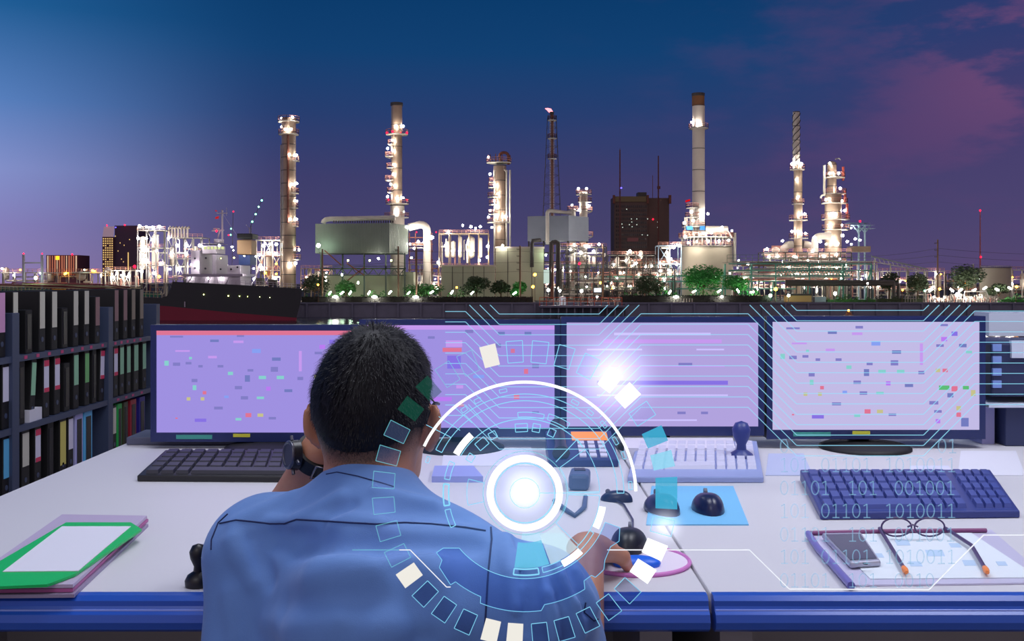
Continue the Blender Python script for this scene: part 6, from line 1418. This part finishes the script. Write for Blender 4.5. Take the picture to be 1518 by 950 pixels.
# lower stepped band
step = arc_pts(127, -140, -20)+[pol(150, -20), pol(157, -27), pol(150, -32), pol(155, -40), pol(163, -44)]+arc_pts(163, -46, -50)+[pol(157, -51), pol(157, -56)]+arc_pts(168, -58, -80)+arc_pts(176, -82, -112)+arc_pts(167, -113, -128)+[pol(175, -129), pol(168, -139), pol(158, -141), pol(158, -146), pol(146, -146)]
plate('stepped_band', step, h_band); loop('stepped_band_line', step, h_line, 1.1)
# outer ring of blocks
blocks = [(104.3, 'c'), (94, 'o'), (84, 'o'), (73.8, 'o'), (63.5, 'o'), (53, 'w'), (43.5, 'w'), (34, 'o'), (23.3, 't'), (13.3, 'l'), (0, 'T'), (-13.5, 'o'), (-23.4, 'w'), (-33.4, 'w'), (-43.5, 'd'), (-53.6, 'd'), (-63.6, 'd'), (-73.8, 'd'), (-83.8, 'd'), (-94, 'c'), (-103.8, 'c'), (-114.5, 'd'), (-124.7, 'd'), (-134.6, 'd'), (-144.6, 'c'), (-154, 'f'), (-164.5, 'f'), (-175, 'f'), (174.8, 'F'), (164.7, 'F'), (154.5, 'F'), (143.5, 'g'), (132.7, 'g'), (123, 'F'), (113.5, 'f')]
for a, k in blocks:
    r0, r1 = 194, 226; sp = 3.15 if k != 'T' else 6.6
    wd = 12.2 if k != 'T' else 24; t_ = math.radians(a-90); f = lambda x, y: (x*math.cos(t_)-y*math.sin(t_), x*math.sin(t_)+y*math.cos(t_))
    q_ = [f(-wd*.93, r0), f(wd*.93, r0), f(wd, r1), f(-wd, r1)]
    m = {'w': h_white, 'c': h_cream, 't': h_teal, 'T': h_teal, 'l': h_lt, 'd': h_dark, 'o': h_clear, 'f': h_clear, 'F': h_clear, 'g': h_green}[k]
    b = plate('ring_block', q_, m)
    if k in 'odfF': loop('block_outline', q_, h_line if k in 'od' else h_faint, 1.2, b)
# circuit traces hanging between the dial and the monitors
CD = 2.2
circ = thing('hologram_circuit', W(1100, 690, CD), 'fan of thin pale blue circuit lines glowing in the air before the monitors', 'hologram')
h_trace = GLASS('holo_trace', (150, 226, 255), 1.0, .46)
def trace(pts, name='trace', Y=CD, mat=h_trace, w=1.25, parent=circ):
    out = []
    for (x0, y0), (x1, y1) in zip(pts, pts[1:]):                    # nothing rises above the quay line
        if y0 < 452 and y1 < 452: continue
        if y0 < 452: x0, y0 = x0+(x1-x0)*(452-y0)/(y1-y0), 452
        elif y1 < 452: x1, y1 = x0+(x1-x0)*(452-y0)/(y1-y0), 452
        out.append((W(x0, y0, Y), W(x1, y1, Y)))
    runs = []
    for a, b in out:
        if runs and (runs[-1][-1]-a).length < 1e-5: runs[-1].append(b)
        else: runs.append([a, b])
    for r_ in runs:
        m = MB()
        for a, b in zip(r_, r_[1:]): m.cyl(a, b, w*Y/F*.5, n=6, caps=False, smooth=True)
        obj(name, m, mat, parent)
for j in range(-8, 11):
    yB = 449.6+15.4*j; yA, yC, yD = yB+62, yB+72, yB-4
    trace([(660, yA-50), (690, yA-50), (740, yA), (888, yA), (950, yB), (1109, yB), (1181, yC), (1369, yC), (1445, yD), (1535, yD)])
# binary digits and the frame line, hanging over the right desk
BD = 1.38
code = thing('hologram_code', W(1288, 872, BD), 'faint pale blue rows of ones and zeros floating over the right desk', 'hologram')
h_digit = GLASS('holo_digit', (150, 205, 240), .92, .27)
def digits(s, x, yc, par, h=20, adv=15.3):
    for ch in s:
        m = MB(); R_ = .85*BD/F
        if ch == '0':
            pts = [W(x+5.5+5.4*math.cos(2*PI*i/20), yc-h/2*math.sin(2*PI*i/20), BD) for i in range(21)]
            m.tube(pts, R_, 6)
        elif ch == '1':
            for a, b in (((x+1, yc-h/2+3), (x+6, yc-h/2)), ((x+6, yc-h/2), (x+6, yc+h/2)), ((x+1, yc+h/2), (x+11, yc+h/2))): m.cyl(W(*a, BD), W(*b, BD), R_, n=6)
        if ch != ' ': obj('digit', m, h_digit, par)
        x += adv
for yc, runs in ((661, ((1157, '0'), (1391, '01'))), (689, ((1157, '101'), (1218, '01101'), (1313, '1010011'))), (723, ((1157, '01101'), (1258, '101'), (1327, '001001'))), (757, ((1157, '101'), (1218, '01101'), (1313, '1010011'))), (792, ((1157, '01101'), (1258, '101'), (1327, '001001'))), (825, ((1157, '101'), (1218, '01101'), (1313, '1010011'))), (860, ((1157, '01101'), (1258, '101'), (1327, '0010')))):
    for x, s in runs: digits(s, x, yc, code)
fr = thing('hologram_light_line', W(1210, 874, BD), 'bent thin white light line floating just above the right desk front', 'hologram')
h_thin = GLASS('holo_thin_white', (245, 248, 255), 1.0, .85)
trace([(900, 815), (1111, 815), (1170, 873), (1377, 874), (1458, 793), (1540, 793)], 'light_line', BD, h_thin, 1.7, fr)
fr2 = thing('hologram_light_line', HP(-150, -140), 'short bent white light line floating before the man back at the dial left', 'hologram')
trace([(522, 815), (592, 815)], 'light_line', HD, h_faint, 1.2, fr2); trace([(592, 815), (608, 815), (662, 870), (668, 870)], 'light_line', HD, h_thin, 1.5, fr2)
